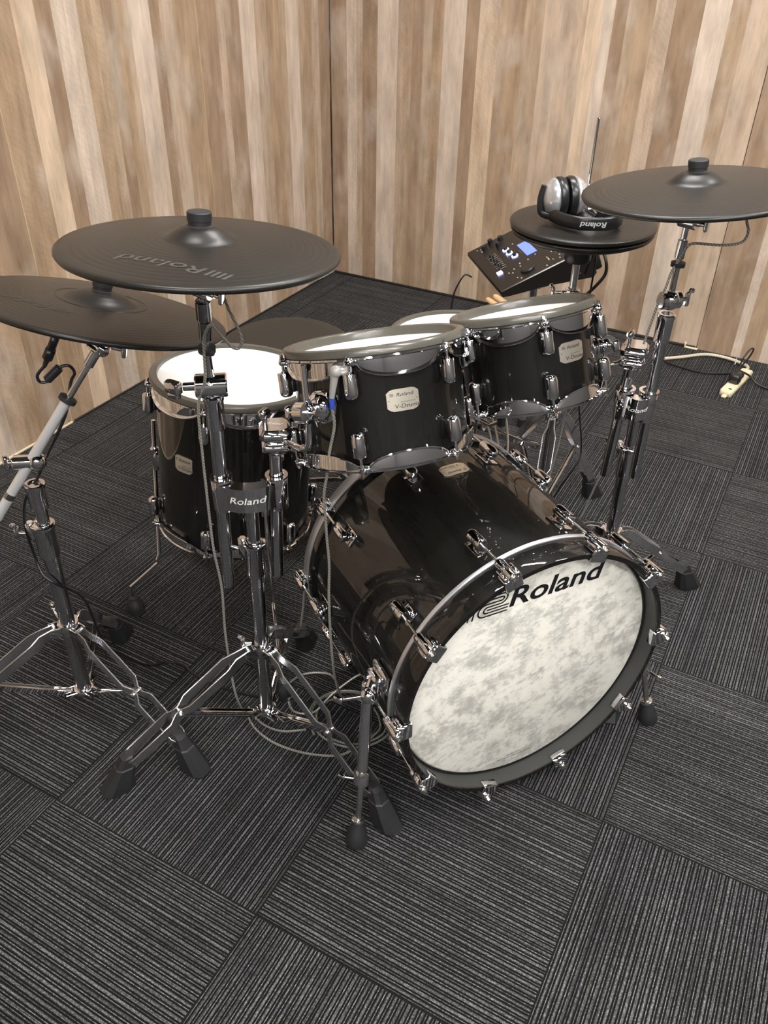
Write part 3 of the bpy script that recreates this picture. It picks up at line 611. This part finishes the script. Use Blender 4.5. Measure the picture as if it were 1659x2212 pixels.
# tom mounts, parts of the toms (ball clamp on the shell with the upright rod)
def mount(t,M0,r,th,z,rodbot,rodtop,sgn=1):
    c,s_=math.cos(th),math.sin(th);F=M0@MX((r*c,r*s_,z),(-s_,c,0),(0,0,1),(c,s_,0))
    g=MB(F);g.lathe([(0,0),(.030,0),(.030,.004),(.026,.008),(.021,.009),(.021,.014),(.024,.015),(.024,.020),(.018,.026),(.012,.028),(.012,.034),(0,.034)],n=36)
    g.ball((0,0,.044),.0175);g.lathe([(.010,-.012),(.019,-.010),(.019,.010),(.010,.012)],M1=Matrix.Translation((0,0,.050))@Matrix.Rotation(PI/2,4,'Y'),n=24);g.cyl((-.03,0,.05),(.03,0,.05),.005,n=12);g.box((-.034,.0,.05),(.010,.022,.014),bev=.003)
    mo=g.build('tom_mount','chrome',t)
    g=MB();g.cyl(rodbot,rodtop,.0052,n=14,bev=.001);build_in(g,'mount_rod','chrome',mo)
mount(tom1,MT1,.1525,math.radians(-97),-.088,(.388,.404,.815),(.3705,.4195,.893))
mount(tom2,MT2,.1275,math.radians(50),-.105,(.716,1.004,.765),(.682,.985,.868))
# --- stand B
sb=stand('chrome boom stand at the left edge, leaning, with its grey boom arm crossing upward',(-.134,.224,0))
b0,b1=(-.134,.224,.03),(-.129,.236,.625);axB=V3(b1)-V3(b0)
legset(sb,b0,b1,.236,((.218,.199,0),(-.225,.445,0),(-.335,-.07,0)))
tubepart(sb,'lower_tube',b0,(-.131,.231,.455),.0160);tubepart(sb,'middle_tube',(-.131,.231,.44),(-.129,.2355,.57),.0128)
collarpart(sb,(-.1305,.2315,.508),axB,.0210,.075,(-.8,-.5,.1));collarpart(sb,(-.129,.236,.600),axB,.0175,.055,None,'sleeve')
g=MB();wing(g,(-.146,.222,.255),(-.8,.3,.1),.022);g.build('leg_lock','chrome',sb)
bd=V3((-.047,.366,.843))-V3((-.176,.186,.566));bd.normalize();Bt=V3((-.127,.249,.655))
g=MB();x=V3((.81,.58,0));P=Bt+V3((0,0,-.012));g.cyl(P-x*.040,P+x*.004,.0145,n=30,bev=.003);g.ball(P+x*.004,.0175);g.cyl(P-x*.048,P-x*.040,.006,n=12);g.box(tuple(P-x*.052),(.012,.012,.030),bev=.004);g.build('boom_tilter','chrome',sb)
g=MB();g.cyl(Bt-bd*.34,Bt+bd*.13,.0095,n=24,bev=.001);arm=g.build('boom_arm','satin',sb)
g=MB();g.cyl(Bt+bd*.12,Bt+bd*.245,.0062,n=18);g.cyl(Bt+bd*.205,Bt+bd*.235,.0095,n=18,bev=.001);g.build('boom_rod','chrome',sb)
for s_ in (-.10,-.16): 
    g=MB();g.cyl(Bt+bd*s_,Bt+bd*(s_+.012),.0099,n=20);build_in(g,'grip_ring','darkchrome',arm)
g=MB();g.lathe([(.0100,0),(.0165,.001),(.0165,.009),(.0100,.010)],M1=at(Bt+bd*.125,bd),n=20);g.build('cable_holder','rubber',sb)
tilter(sb,tuple(Bt+bd*.245),(.08,.28,1));e=Bt+bd*.245;tubepart(sb,'cymbal_post',tuple(e),(-.072,.425,.896),.0045)
g=MB();wing(g,e+V3((.02,.012,.0)),(.8,.4,-.2),.018);g.build('tilter_wing','chrome',sb)
# --- stand C
scn=stand('chrome double stand right of the bass drum, holding the smaller rack tom',(.797,1.137,0))
c0,c1=(.797,1.138,.03),(.788,1.136,.60);axC=V3(c1)-V3(c0)
legset(scn,c0,c1,.236,((1.005,1.352,0),(.935,.765,0),(.505,1.215,0)))
tubepart(scn,'lower_tube',c0,(.790,1.136,.47),.0155);tubepart(scn,'middle_tube',(.790,1.136,.46),c1,.0128)
collarpart(scn,(.789,1.136,.488),axC,.0205,.075,(-.9,.2,.1))
multiclamp(scn,c1,(.766,1.076,0),(.814,1.088,0),.630,.0200,facing=(.35,-.93,0),ts=.0135)
g=MB()
tubepart(scn,'left_tube',(.760,1.074,.437),(.766,1.076,.715),.0122);tubepart(scn,'right_tube',(.824,1.085,.446),(.815,1.085,.832),.0122)
collarpart(scn,(.815,1.085,.838),(0,0,1),.0165,.058,None,'sleeve')
g=MB();g.ball((.815,1.084,.868),.0205);x=V3((.75,.65,0));g.cyl(V3((.815,1.084,.868))-x*.022,V3((.815,1.084,.868))+x*.022,.0175,n=26,bev=.003);wing(g,V3((.815,1.084,.868))+x*.02,x,.014);g.build('boom_tilter','chrome',scn)
g=MB();g.tube([(.815,1.084,.87),(.8155,1.080,.93),(.8155,1.078,.985),(.8165,1.074,1.02)],.0062,n=18);g.build('boom_rod','chrome',scn)
g=MB();g.cyl((.8155,1.078,.955),(.8160,1.077,.992),.0098,n=20,bev=.001);g.build('rod_sleeve','chrome',scn)
g=MB();g.lathe([(.007,0),(.0140,.001),(.0140,.009),(.007,.010)],M1=at((.8155,1.079,.938),(0,0,1)),n=20);g.build('cable_holder','rubber',scn)
tilter(scn,(.818,1.072,1.028),(-.1,-.3,1));tubepart(scn,'cymbal_post',(.818,1.070,1.03),(.8225,1.050,1.10),.0045)
b_=holder(scn,(.770,1.066,.745),[(.748,1.030,.735),(.724,1.012,.735),(.722,1.010,.775)],None,(.2,-.98,0))
# --- hi-hat stand
hs=thing('hi_hat_stand','chrome hi-hat stand with a thin pull rod rising above its cymbals','hi-hat stand',(.515,1.455,0))
tubepart(hs,'pull_rod',(.515,1.455,.30),(.515,1.455,1.118),.0035);tubepart(hs,'upper_tube',(.515,1.455,.60),(.515,1.455,.845),.0095);tubepart(hs,'lower_tube',(.515,1.455,.06),(.515,1.455,.70),.0135)
g=MB();g.lathe([(0,.785),(.030,.785),(.034,.792),(.034,.822),(.028,.832),(0,.832)],M1=Matrix.Translation((.515,1.455,0)),n=40);g.build('sensor_housing','plastic',hs)
collarpart(hs,(.515,1.455,.712),(0,0,1),.0175,.028,(-.85,-.4,0))
legset(hs,(.515,1.455,.03),(.515,1.455,.6),.345,((.580,1.19,0),(.640,1.655,0),(.29,1.58,0)),joint=.5)
hp=V3((-.74,.55,0)).normalized()  # footboard runs towards the stool
g=MB();F=MX((.515-.14,1.455+.10,.055),hp,hp.cross(V3((0,0,-1))),V3((.12*hp.x*-1,.12*hp.y*-1,1)).normalized());g.box((0,0,0),(.26,.075,.010),M1=F,bev=.004);g.box((.13,0,-.02),(.03,.07,.03),M1=F,bev=.004);g.build('footboard','darkchrome',hs)
# --- snare stand
ss=thing('snare_stand','low black-legged snare stand partly visible under the right-hand rack tom','snare stand',(.30,1.27,0))
tubepart(ss,'post',(.30,1.27,.06),(.30,1.27,.40),.0125)
for k in range(3):
    d=V3((math.cos(.7+k*2.094),math.sin(.7+k*2.094),0));g=MB();g.bar([V3((.30,1.27,.20))+d*.02,V3((.30,1.27,.12))+d*.16,V3((.30,1.27,.03))+d*.26],.010,.016);l=g.build('leg','darkchrome',ss)
    g=MB();g.lathe([(0,0),(.020,0),(.020,.01),(.014,.045),(0,.05)],M1=Matrix.Translation(V3((.30,1.27,0))+d*.27),n=20);build_in(g,'rubber_foot','rubber',l)
    d2=V3((math.cos(1.6+k*2.094),math.sin(1.6+k*2.094),0));g=MB();g.tube([V3((.30,1.27,.39)),V3((.29,1.272,.41))+d2*.15,V3((.289,1.274,.44))+d2*.190,V3((.289,1.274,.475))+d2*.192],.006,n=10);ar=g.build('basket_arm','chrome',ss)
    g=MB();g.cyl(V3((.289,1.274,.425))+d2*.190,V3((.289,1.274,.478))+d2*.192,.011,n=16,bev=.003);build_in(g,'grip','rubber',ar)
collarpart(ss,(.30,1.27,.30),(0,0,1),.018,.05,(.9,-.4,0));
g=MB();g.bar([(.32,1.27,.36),(.47,1.33,.305),(.505,1.375,.28)],.012,.018);g.cyl((.36,1.26,.33),(.36,1.26,.375),.004,n=10);g.build('basket_lock','chrome',ss)
# bass drum pedal
kp=thing('drum_pedal','dark bass drum pedal behind the bass drum, below the snare drum','pedal',(.33,.93,0))
pf=V3((-.81,.587,0)).normalized();Fp=MX(V3((.36,.84,.02))+pf*.14,pf,V3((0,0,1)).cross(pf),(0,0,1))
g=MB(Fp);g.box((0,0,-.012),(.30,.085,.008),bev=.003);g.build('base_plate','darkchrome',kp)
g=MB(Fp@Matrix.Translation((0,0,.03))@Matrix.Rotation(.16,4,'Y'));g.box((.01,0,0),(.26,.078,.008),bev=.003);g.build('footboard','darkchrome',kp)
g=MB(Fp);
for s_ in (-1,1): g.box((-.11,s_*.048,.08),(.018,.010,.18),bev=.003)
g.cyl((-.11,-.055,.165),(-.11,.055,.165),.007,n=14);g.build('pedal_frame','chrome',kp)
g=MB(Fp);g.cyl((-.11,0,.165),(-.125,0,.30),.004,n=10);g.ball((-.125,0,.30),.022);g.build('beater','darkchrome',kp)
# ------------------------------------------------------------------ throne
th_=thing('drum_stool','round dark drum stool behind the floor tom','stool',(-.148,1.112,0))
g=MB(Matrix.Translation((-.148,1.112,.55)));g.lathe([(0,.003),(.12,.004),(.160,.0),(.172,-.008),(.178,-.022),(.178,-.06),(.170,-.075),(0,-.078)],n=96);g.build('seat','seat',th_)
g=MB(Matrix.Translation((-.148,1.112,0)));g.cyl((0,0,.10),(0,0,.48),.0145,n=24);g.build('post','chrome',th_)
for k in range(3):
    d=V3((math.cos(.4+k*2.094),math.sin(.4+k*2.094),0));o_=V3((-.148,1.112,0));g=MB();g.bar([o_+d*.02+V3((0,0,.25)),o_+d*.24+V3((0,0,.04))],.012,.02);g.bar([o_+d*.02+V3((0,0,.10)),o_+d*.16+V3((0,0,.115))],.008,.014);l=g.build('leg','chrome',th_)
    g=MB();g.lathe([(0,0),(.022,0),(.022,.012),(.015,.05),(0,.055)],M1=Matrix.Translation(o_+d*.25),n=20);build_in(g,'rubber_foot','rubber',l)
# ------------------------------------------------------------------ sound module
P1=V3((.171,1.874,.5));y_,t_=2.271,.427;d1=V3((math.cos(y_),math.sin(y_),0));hh_=V3((math.sin(y_),-math.cos(y_),0));d2=hh_*math.cos(t_)+V3((0,0,math.sin(t_)));nn=d2.cross(d1)
if nn.z<0: nn=-nn
MM=MX(P1,d1,d2,nn)
md=thing('drum_sound_module','black drum sound module with a lit blue screen, behind the hi-hat','sound module',tuple(P1+d1*.195+d2*.15-nn*.06))
g=MB(MM)
prof=[(0,0),(.012,.0),(.30,0),(.315,-.006),(.315,-.095),(.30,-.105),(.16,-.062),(.02,-.030),(0,-.024),(-.004,-.010)]
rings=[]
for x,ins in ((0,.004),(.004,0),(.386,0),(.39,.004)):
    rings.append([(x,max(min(q,.315-ins),-.004+ins),(z-ins*.6 if z>-.012 else z+ins*.6)) for q,z in prof])
g.loft(rings);mb_=g.build('case','module',md,smooth=30)
def face(pts,nm,mat,h=.0012,z=.0005):
    g=MB(MM);g.loft([[(x,y,z-.002) for x,y in pts],[(x,y,z+h) for x,y in pts]]);return g.build(nm,mat,md)
face([(.150,.148),(.255,.148),(.255,.184),(.150,.184)],'screen','screen')
g=MB(MM)
for x,y in ((.262,.108),(.226,.109),(.188,.116)):
    g.lathe([(.0075,.0),(.0115,0),(.0115,.003),(.0075,.003)],M1=Matrix.Translation((x,y,0)),n=24,loop=True)
g.build('knob_lights','led',md)
for x,y in ((.262,.108),(.226,.109),(.188,.116)):
    g=MB(MM);g.lathe([(.007,0),(.0065,.012),(0,.012)],M1=Matrix.Translation((x,y,0)),n=18);g.build('knob','plastic',md)
for x,y in ((.371,.086),(.358,.121),(.345,.055),(.32,.10)):
    g=MB(MM);g.lathe([(.010,0),(.0085,.014),(0,.014)],M1=Matrix.Translation((x,y,0)),n=18);g.build('knob','plastic',md)
face([(.112,.028),(.130,.028),(.130,.046),(.112,.046)],'lit_button','led',h=.004)
g=MB(MM);g.lathe([(.024,0),(.0235,.007),(.020,.010),(0,.010)],M1=Matrix.Translation((.055,.115,0)),n=40);g.build('dial','plastic',md)
for i in range(9):
    x=.148+i*.0155;g=MB(MM);g.box((x,.055,.0006),(.0025,.034,.001),bev=.0002);sl=g.build('fader','inkgrey',md);g=MB(MM);g.box((x,.045+.012*((i*5)%3)/2,.005),(.007,.005,.009),bev=.001);build_in(g,'fader_cap','plastic',sl)
bt=[(.051,.189),(.051,.227),(.035,.071),(.102,.082),(.060,.19),(.072,.19),(.04,.20),(.30,.20),(.29,.225),(.353,.041),(.335,.04),(.36,.03),(.08,.07),(.09,.06),(.02,.08),(.03,.22),(.08,.225),(.095,.215),(.10,.105),(.12,.11),(.28,.14),(.12,.14),(.13,.17),(.02,.17)]
for x,y in bt:
    g=MB(MM);g.box((x,y,.001),(.007,.0045,.003),bev=.0008);g.build('button','button',md)
for i,(s_,x,y,sz) in enumerate((('ROLAND' if False else 'Roland',.335,.262,.012),('KIT   MIXER   FX',.21,.095,.0045),('F1   F2   F3   F4   F5',.20,.140,.004))):
    a=text_mb(s_,sz,lambda X,Y,x=x,y=y:MM@V3((x+X*-1,y-Y*-1,.0012)) if False else MM@V3((x-X,y+Y,.0012)),1.2);build_in(a,'panel_print','inkwhite',mb_)
for x in (.12,.26):
    g=MB(MM);g.cyl((-.0005,x,-.035-.12*x),(-.003,x,-.035-.12*x),.0035,n=12);g.build('case_screw','nickel',md)
g=MB(MM);g.box((.03,.325,-.05),(.06,.024,.07),bev=.003);g.build('jack_panel','plastic',md)
ms=thing('module_stand','chrome post stand carrying the black sound module','module stand',(.085,2.17,0))
mc=P1+d1*.195+d2*.16-nn*.115
tubepart(ms,'post',(mc.x,mc.y,.05),(mc.x,mc.y,mc.z+.02),.0125)
g=MB();g.box(tuple(mc+nn*.012),(.14,.12,.012),bev=.003);g.build('mount_plate','darkchrome',ms)
for k in range(3):
    d=V3((math.cos(.9+k*2.094),math.sin(.9+k*2.094),0));o_=V3((mc.x,mc.y,0));g=MB();g.bar([o_+d*.015+V3((0,0,.18)),o_+d*.22+V3((0,0,.025))],.01,.016);l=g.build('leg','chrome',ms);g=MB();g.lathe([(0,0),(.016,0),(.014,.03),(0,.035)],M1=Matrix.Translation(o_+d*.225),n=18);build_in(g,'rubber_foot','rubber',l)
# ------------------------------------------------------------------ headphones on the hi-hat
hpn=thing('headphones','silver and black headphones lying on the hi-hat cymbals','headphones',(.50,1.43,.895))
ax_=V3((.80,.60,.05)).normalized()
def cup(c,ax,sg):
    F=at(c,ax,(0,0,1));g=MB(F)
    g.lathe([(0,.030),(.012,.029),(.028,.024),(.038,.014),(.043,.004),(.044,0),(.040,-.004),(0,-.004)],n=40);cp=g.build('ear_cup','silver',hpn,smooth=60)
    g=MB(F);g.lathe([(.040,-.003),(.046,-.006),(.047,-.014),(.044,-.021),(.030,-.024),(.022,-.020),(0,-.018)],n=40);build_in(g,'ear_pad','plastic',cp)
c1_=V3((.452,1.402,.944));c2_=c1_+ax_*.050
cup(c1_,-ax_,1);cup(c2_,ax_,1)
g=MB();q=c1_-ax_*.029;g.tube([q+V3((0,0,.030)),q+V3((-.004,-.002,.0)),q+V3((0,0,-.032)),(.452,1.385,.905)],[.007,.009,.009,.010],n=10,smooth=4);g.build('yoke','plastic',hpn)
g=MB();q=c2_+ax_*.029;g.tube([q+V3((0,0,.022)),q+V3((.006,.002,.0)),q+V3((.008,0,-.030)),(.548,1.445,.905)],[.006,.008,.008,.008],n=10,smooth=4);g.build('yoke','chrome',hpn)
bp=[(.440,1.395,.912),(.462,1.375,.910),(.500,1.352,.910),(.545,1.345,.911),(.590,1.365,.912),(.612,1.400,.913),(.606,1.440,.913),(.575,1.455,.912),(.546,1.447,.912)]
def cr(P,k=5):
    P=[V3(p) for p in P];Q=[]
    for i in range(len(P)-1):
        a=P[max(i-1,0)];b=P[i];c=P[i+1];d=P[min(i+2,len(P)-1)]
        for j in range(k):
            u=j/k;Q.append(.5*((2*b)+(c-a)*u+(2*a-5*b+4*c-d)*u*u+(3*b-a-3*c+d)*u**3))
    Q.append(P[-1]);return Q
bq=cr(bp);g=MB();g.bar(bq,.011,.030);hb=g.build('headband','plastic',hpn,smooth=60)
Ls=[0]
for i in range(1,len(bq)): Ls.append(Ls[-1]+(bq[i]-bq[i-1]).length)
def bandmap(x,y,s0=.145):
    s_=s0-x
    for i in range(1,len(bq)):
        if Ls[i]>=s_: break
    k=(s_-Ls[i-1])/(Ls[i]-Ls[i-1]);p=bq[i-1].lerp(bq[i],k);T=(bq[i]-bq[i-1]).normalized();S_=T.cross(V3((0,0,1))).normalized()
    return p+S_*.0063+V3((0,0,-y))
a=text_mb('Roland',.017,bandmap,1.2,.15,off=.0004);build_in(a,'band_lettering','inkwhite',hb)
# sticks on the snare
for k,(p0,p1,lb) in enumerate((((.300,1.352,.640),(.415,1.02,.617),'pale wooden drumstick on the snare, the one further left'),((.318,1.362,.640),(.43,1.03,.617),'pale wooden drumstick on the snare, the one further right'))):
    A=V3(((.270,1.492,.624),(.291,1.490,.638))[k]);B_=A+V3(((.81,-.586,-.010),(.83,-.555,-.022))[k])*.40
    g=MB();d=(B_-A);g.tube([A,A+d*.01,A+d*.05,A+d*.70,A+d*.93,A+d*.965,A+d*.985,B_],[.004,.0065,.0072,.0072,.0040,.0036,.0055,.002],n=14)
    tag(g.build('drumstick','wood'),lb,'drumstick','drumsticks on the snare')
# ------------------------------------------------------------------ cables
def cable(name,label,path,r,mat,cat='cable',n=8,sm=6,group=None):
    g=MB();g.tube(path,r,n=n,smooth=sm);o=g.build(name,mat);return tag(o,label,cat,group)
t=thing('trigger_cable','silver twisted cable hanging from the nearer rack tom, with a blue sleeve','cable',(.42,.436,.88),'trigger cables')
tp=[(.419,.440,.856),(.416,.436,.835),(.416,.434,.820),(.419,.435,.785),(.411,.431,.735),(.407,.428,.692),(.401,.424,.643),(.402,.425,.602),(.403,.426,.549),(.406,.427,.483),(.404,.426,.401),(.405,.427,.288),(.41,.43,.18),(.40,.47,.07),(.36,.53,.006),(.32,.565,.004),(.285,.56,.004),(.25,.53,.004),(.235,.47,.004)]
g=MB();g.tube(tp,.0027,n=8,smooth=6);g.build('cord','cable',t)
g=MB();g.tube([(.419,.440,.880),(.417,.437,.858),(.416,.434,.838)],[.0075,.006,.0045],n=14);g.ball((.420,.441,.884),.0105);g.cyl((.420,.441,.884),(.436,.462,.884),.0085,n=18,bev=.003);g.build('plug','clear',t)
g=MB();g.cyl((.4165,.4345,.842),(.416,.434,.818),.0042,n=12);g.build('sleeve','blue',t)
cable('trigger_cable','silver twisted cable looping from the crash cymbal down the left double stand',[(.290,.345,1.07),(.280,.350,1.02),(.282,.352,.998),(.292,.359,.964),(.296,.363,.94),(.291,.359,.927),(.283,.352,.931),(.273,.344,.95),(.258,.340,.966),(.240,.342,.945),(.232,.345,.915),(.226,.345,.86),(.205,.345,.806),(.203,.342,.711),(.203,.340,.638),(.203,.339,.576),(.204,.338,.5),(.209,.341,.406),(.206,.338,.295),(.206,.339,.201),(.209,.342,.099),(.205,.365,.02),(.215,.378,.004),(.26,.365,.004),(.307,.37,.004),(.35,.40,.004)],.0025,'cable',group='trigger cables')
# black ride cable with plug and ferrite
t=thing('ride_cable','black cable with plug and ferrite bead hanging from the left-edge ride cymbal','cable',(-.112,.345,.86))
g=MB();d=(V3((-.127,.327,.818))-V3((-.110,.348,.865)));x,y,z=frameZ(d,(.8,.6,0));F=MX((-.110,.348,.865),x,y,z);g.box((0,0,.014),(.026,.014,.034),M1=F,bev=.004);g.box((0,0,.040),(.022,.018,.030),M1=F,bev=.006);g.tube([F@V3((0,0,.05)),F@V3((0,0,.068))],[.006,.0035],n=12);g.build('plug','plastic',t)
g=MB();g.tube([F@V3((0,0,.066)),(-.141,.311,.792),(-.140,.312,.778),(-.132,.321,.777),(-.125,.330,.788),(-.115,.342,.801),(-.104,.355,.801),(-.100,.360,.785),(-.093,.340,.775),(-.087,.306,.723),(-.119,.258,.636),(-.128,.246,.608),(-.150,.222,.563),(-.158,.212,.501),(-.155,.212,.43),(-.135,.205,.394),(-.112,.215,.371),(-.105,.261,.299),(-.106,.279,.182),(-.095,.298,.114),(-.07,.36,.03),(-.05,.41,.004),(-.011,.42,.004),(.028,.408,.004),(.136,.41,.004),(.238,.44,.004),(.33,.47,.004)],.0030,n=8,smooth=6);g.build('cord','blackcable',t)
g=MB();d=V3((.016,.020,.020));c_=V3((-.124,.332,.790));g.cyl(c_-d*.55,c_+d*.55,.0085,n=18,bev=.002);g.build('ferrite_bead','plastic',t)
cable('trigger_cable','thin silver cable curling right of the right-edge crash cymbal',[(.915,1.050,1.075),(.920,1.052,1.051),(.928,1.053,1.031),(.922,1.052,1.011),(.890,1.049,1.001),(.842,1.050,.996),(.828,1.060,.985),(.822,1.070,.969),(.809,1.066,.931),(.805,1.060,.898),(.798,1.060,.868),(.792,1.058,.818),(.788,1.050,.78)],.0026,'cable',group='trigger cables')
def coil(c,r0,turns,seed,z=.004):
    random.seed(seed);out=[]
    for i in range(int(turns*12)+1):
        a=i*2*PI/12;rr=r0+.011*(i/12)+.006*math.sin(i*.37+seed);out.append((c[0]+.008*(i//12)+rr*math.cos(a),c[1]+rr*.85*math.sin(a),z+.004*(i//12)+.001*math.sin(i)))
    return out
cable('cable_coil','coiled silver cable on the carpet between the left double stand and bass drum',[(.20,.39,.004),(.225,.36,.004),(.27,.34,.004),(.33,.335,.004),(.40,.35,.004),(.46,.385,.005)]+coil((.415,.47),.072,2.7,2),.0025,'cable',sm=5)
cable('trigger_cable','silver cable arching over the carpet behind the coiled cable',[(.40,.62,.02),(.44,.60,.05),(.40,.56,.06),(.36,.50,.03),(.34,.45,.006),(.30,.43,.004),(.27,.45,.004),(.262,.47,.004)],.0028,'cable',group='trigger cables')
cable('trigger_cable','short silver cable hanging behind the floor tom, left of the bass drum',[(.215,.62,.22),(.213,.61,.15),(.208,.60,.08),(.19,.62,.02),(.17,.65,.004)],.0026,'cable',group='trigger cables')
for k,(pp,lb) in enumerate((([(.36,1.25,.46),(.40,1.29,.30),(.42,1.27,.15),(.45,1.20,.02)],'leftmost of the three pale cables hanging under the snare drum'),([(.375,1.26,.46),(.415,1.30,.30),(.43,1.28,.15),(.455,1.21,.02)],'middle one of the three pale cables hanging under the snare drum'),([(.42,1.28,.46),(.44,1.31,.30),(.445,1.29,.15),(.46,1.22,.02)],'rightmost of the three pale cables hanging under the snare drum'))):
    cable('hanging_cable',lb,pp,.0030,'cream',group='cables under the snare drum')
cable('trigger_cable','silver cable dropping from the smaller rack tom past its lower hoop',[(.66,1.00,.70),(.655,1.03,.60),(.64,1.06,.45),(.61,1.09,.25),(.58,1.11,.08),(.57,1.12,.004)],.0026,'cable',group='trigger cables')
cable('trigger_cable','silver cable slanting down left of the right-hand double stand',[(.745,1.10,.42),(.72,1.12,.30),(.69,1.12,.18),(.66,1.10,.06),(.63,1.10,.004)],.0026,'cable',group='trigger cables')
cable('headphone_cable','thin black cable leaving the left side of the sound module',[(.02,1.985,.485),(-.003,1.972,.491),(-.026,1.953,.435),(-.033,1.951,.376),(-.037,1.949,.316),(-.03,1.94,.15),(.0,1.90,.004)],.0030,'blackcable')
cable('module_cable','black cable looping right of the sound module behind the hi-hat stand',[(.40,2.01,.56),(.44,1.92,.66),(.477,1.84,.70),(.502,1.815,.683),(.509,1.815,.642),(.487,1.815,.600),(.45,1.86,.55),(.40,1.96,.50)],.0048,'blackcable')
cable('hi_hat_cable','thin black cable falling straight down right of the hi-hat stand',[(.535,1.47,.825),(.548,1.50,.80),(.546,1.52,.70),(.545,1.52,.60),(.56,1.52,.40),(.60,1.50,.24),(.60,1.47,.19),(.57,1.45,.12),(.55,1.42,.04),(.56,1.38,.005)],.0026,'blackcable')
# wall side: power strip, plug, cords
t=thing('power_strip','beige power strip on the carpet by the right wall, black plug in it','power strip',(.90,2.66,0))
pd=V3((.045,.25,0)).normalized();px_=V3((pd.y,-pd.x,0));Fs=MX((.897,2.665,.0),px_,pd,(0,0,1))
g=MB(Fs);g.box((0,0,.014),(.046,.245,.027),bev=.004);g.box((0,-.130,.006),(.018,.020,.010),bev=.003);g.box((0,.128,.006),(.03,.020,.012),bev=.003);g.build('strip_body','beige',t)
g=MB(Fs);g.box((.008,-.100,.0280),(.012,.008,.001),bev=.0003);g.build('strip_mark','ink',t)
g=MB(Fs);g.box((.0,-.035,.046),(.040,.038,.036),bev=.005);g.box((-.002,.015,.042),(.034,.034,.028),bev=.006);g.build('inserted_plug','plastic',t)
cable('power_cable','thick cream power cord arching along the foot of the right wall',[(.597,2.745,.012),(.659,2.80,.012),(.738,2.875,.012),(.823,2.885,.012),(.900,2.850,.014),(.915,2.815,.018),(.912,2.795,.016)],.0065,'cream')
g=MB();g.tube([(.860,2.872,.004),(.8605,2.876,.022),(.861,2.868,.024),(.862,2.860,.010),(.861,2.856,.004)],.002,n=6);tag(g.build('cable_tie','felt'),'small white tie around the thick cream power cord','cable tie')
cable('power_cable','black power cord looping up from the power strip by the right wall',[(.600,2.728,.008),(.640,2.715,.008),(.724,2.705,.006),(.800,2.72,.006),(.870,2.76,.012),(.905,2.80,.06),(.916,2.815,.098),(.905,2.81,.10),(.889,2.78,.065),(.892,2.70,.050),(.894,2.66,.052)],.0036,'blackcable')
cable('power_cable','black power cord running off to the right edge from the power strip',[(.905,2.695,.050),(.935,2.705,.035),(.97,2.70,.012),(1.02,2.69,.006),(1.10,2.69,.006),(1.3,2.72,.006)],.0038,'blackcable')
g=MB();g.box((.668,2.928,.004),(.055,.010,.006),bev=.001);g.box((.643,2.925,.014),(.006,.010,.026),bev=.001);tag(g.build('panel_bracket','beige'),'small pale L-shaped bracket under the back wall panel seam','bracket')
# ------------------------------------------------------------------ camera
cd=bpy.data.cameras.new('camera');cam=bpy.data.objects.new('camera',cd);COL.objects.link(cam)
cam.location=(1.06783,-.60927,1.48981);cam.rotation_euler=(.947505,-.017051,.497470)
cd.sensor_fit='VERTICAL';cd.sensor_height=36;cd.lens=1799.148/2212*36;cd.clip_start=.02
sc.camera=cam
w=bpy.data.worlds.new('world');sc.world=w;w.use_nodes=True;w.node_tree.nodes['Background'].inputs[0].default_value=(.05,.05,.05,1)
sc.view_settings.view_transform='Standard';sc.view_settings.look='None';sc.view_settings.gamma=1;sc.view_settings.exposure=2.1
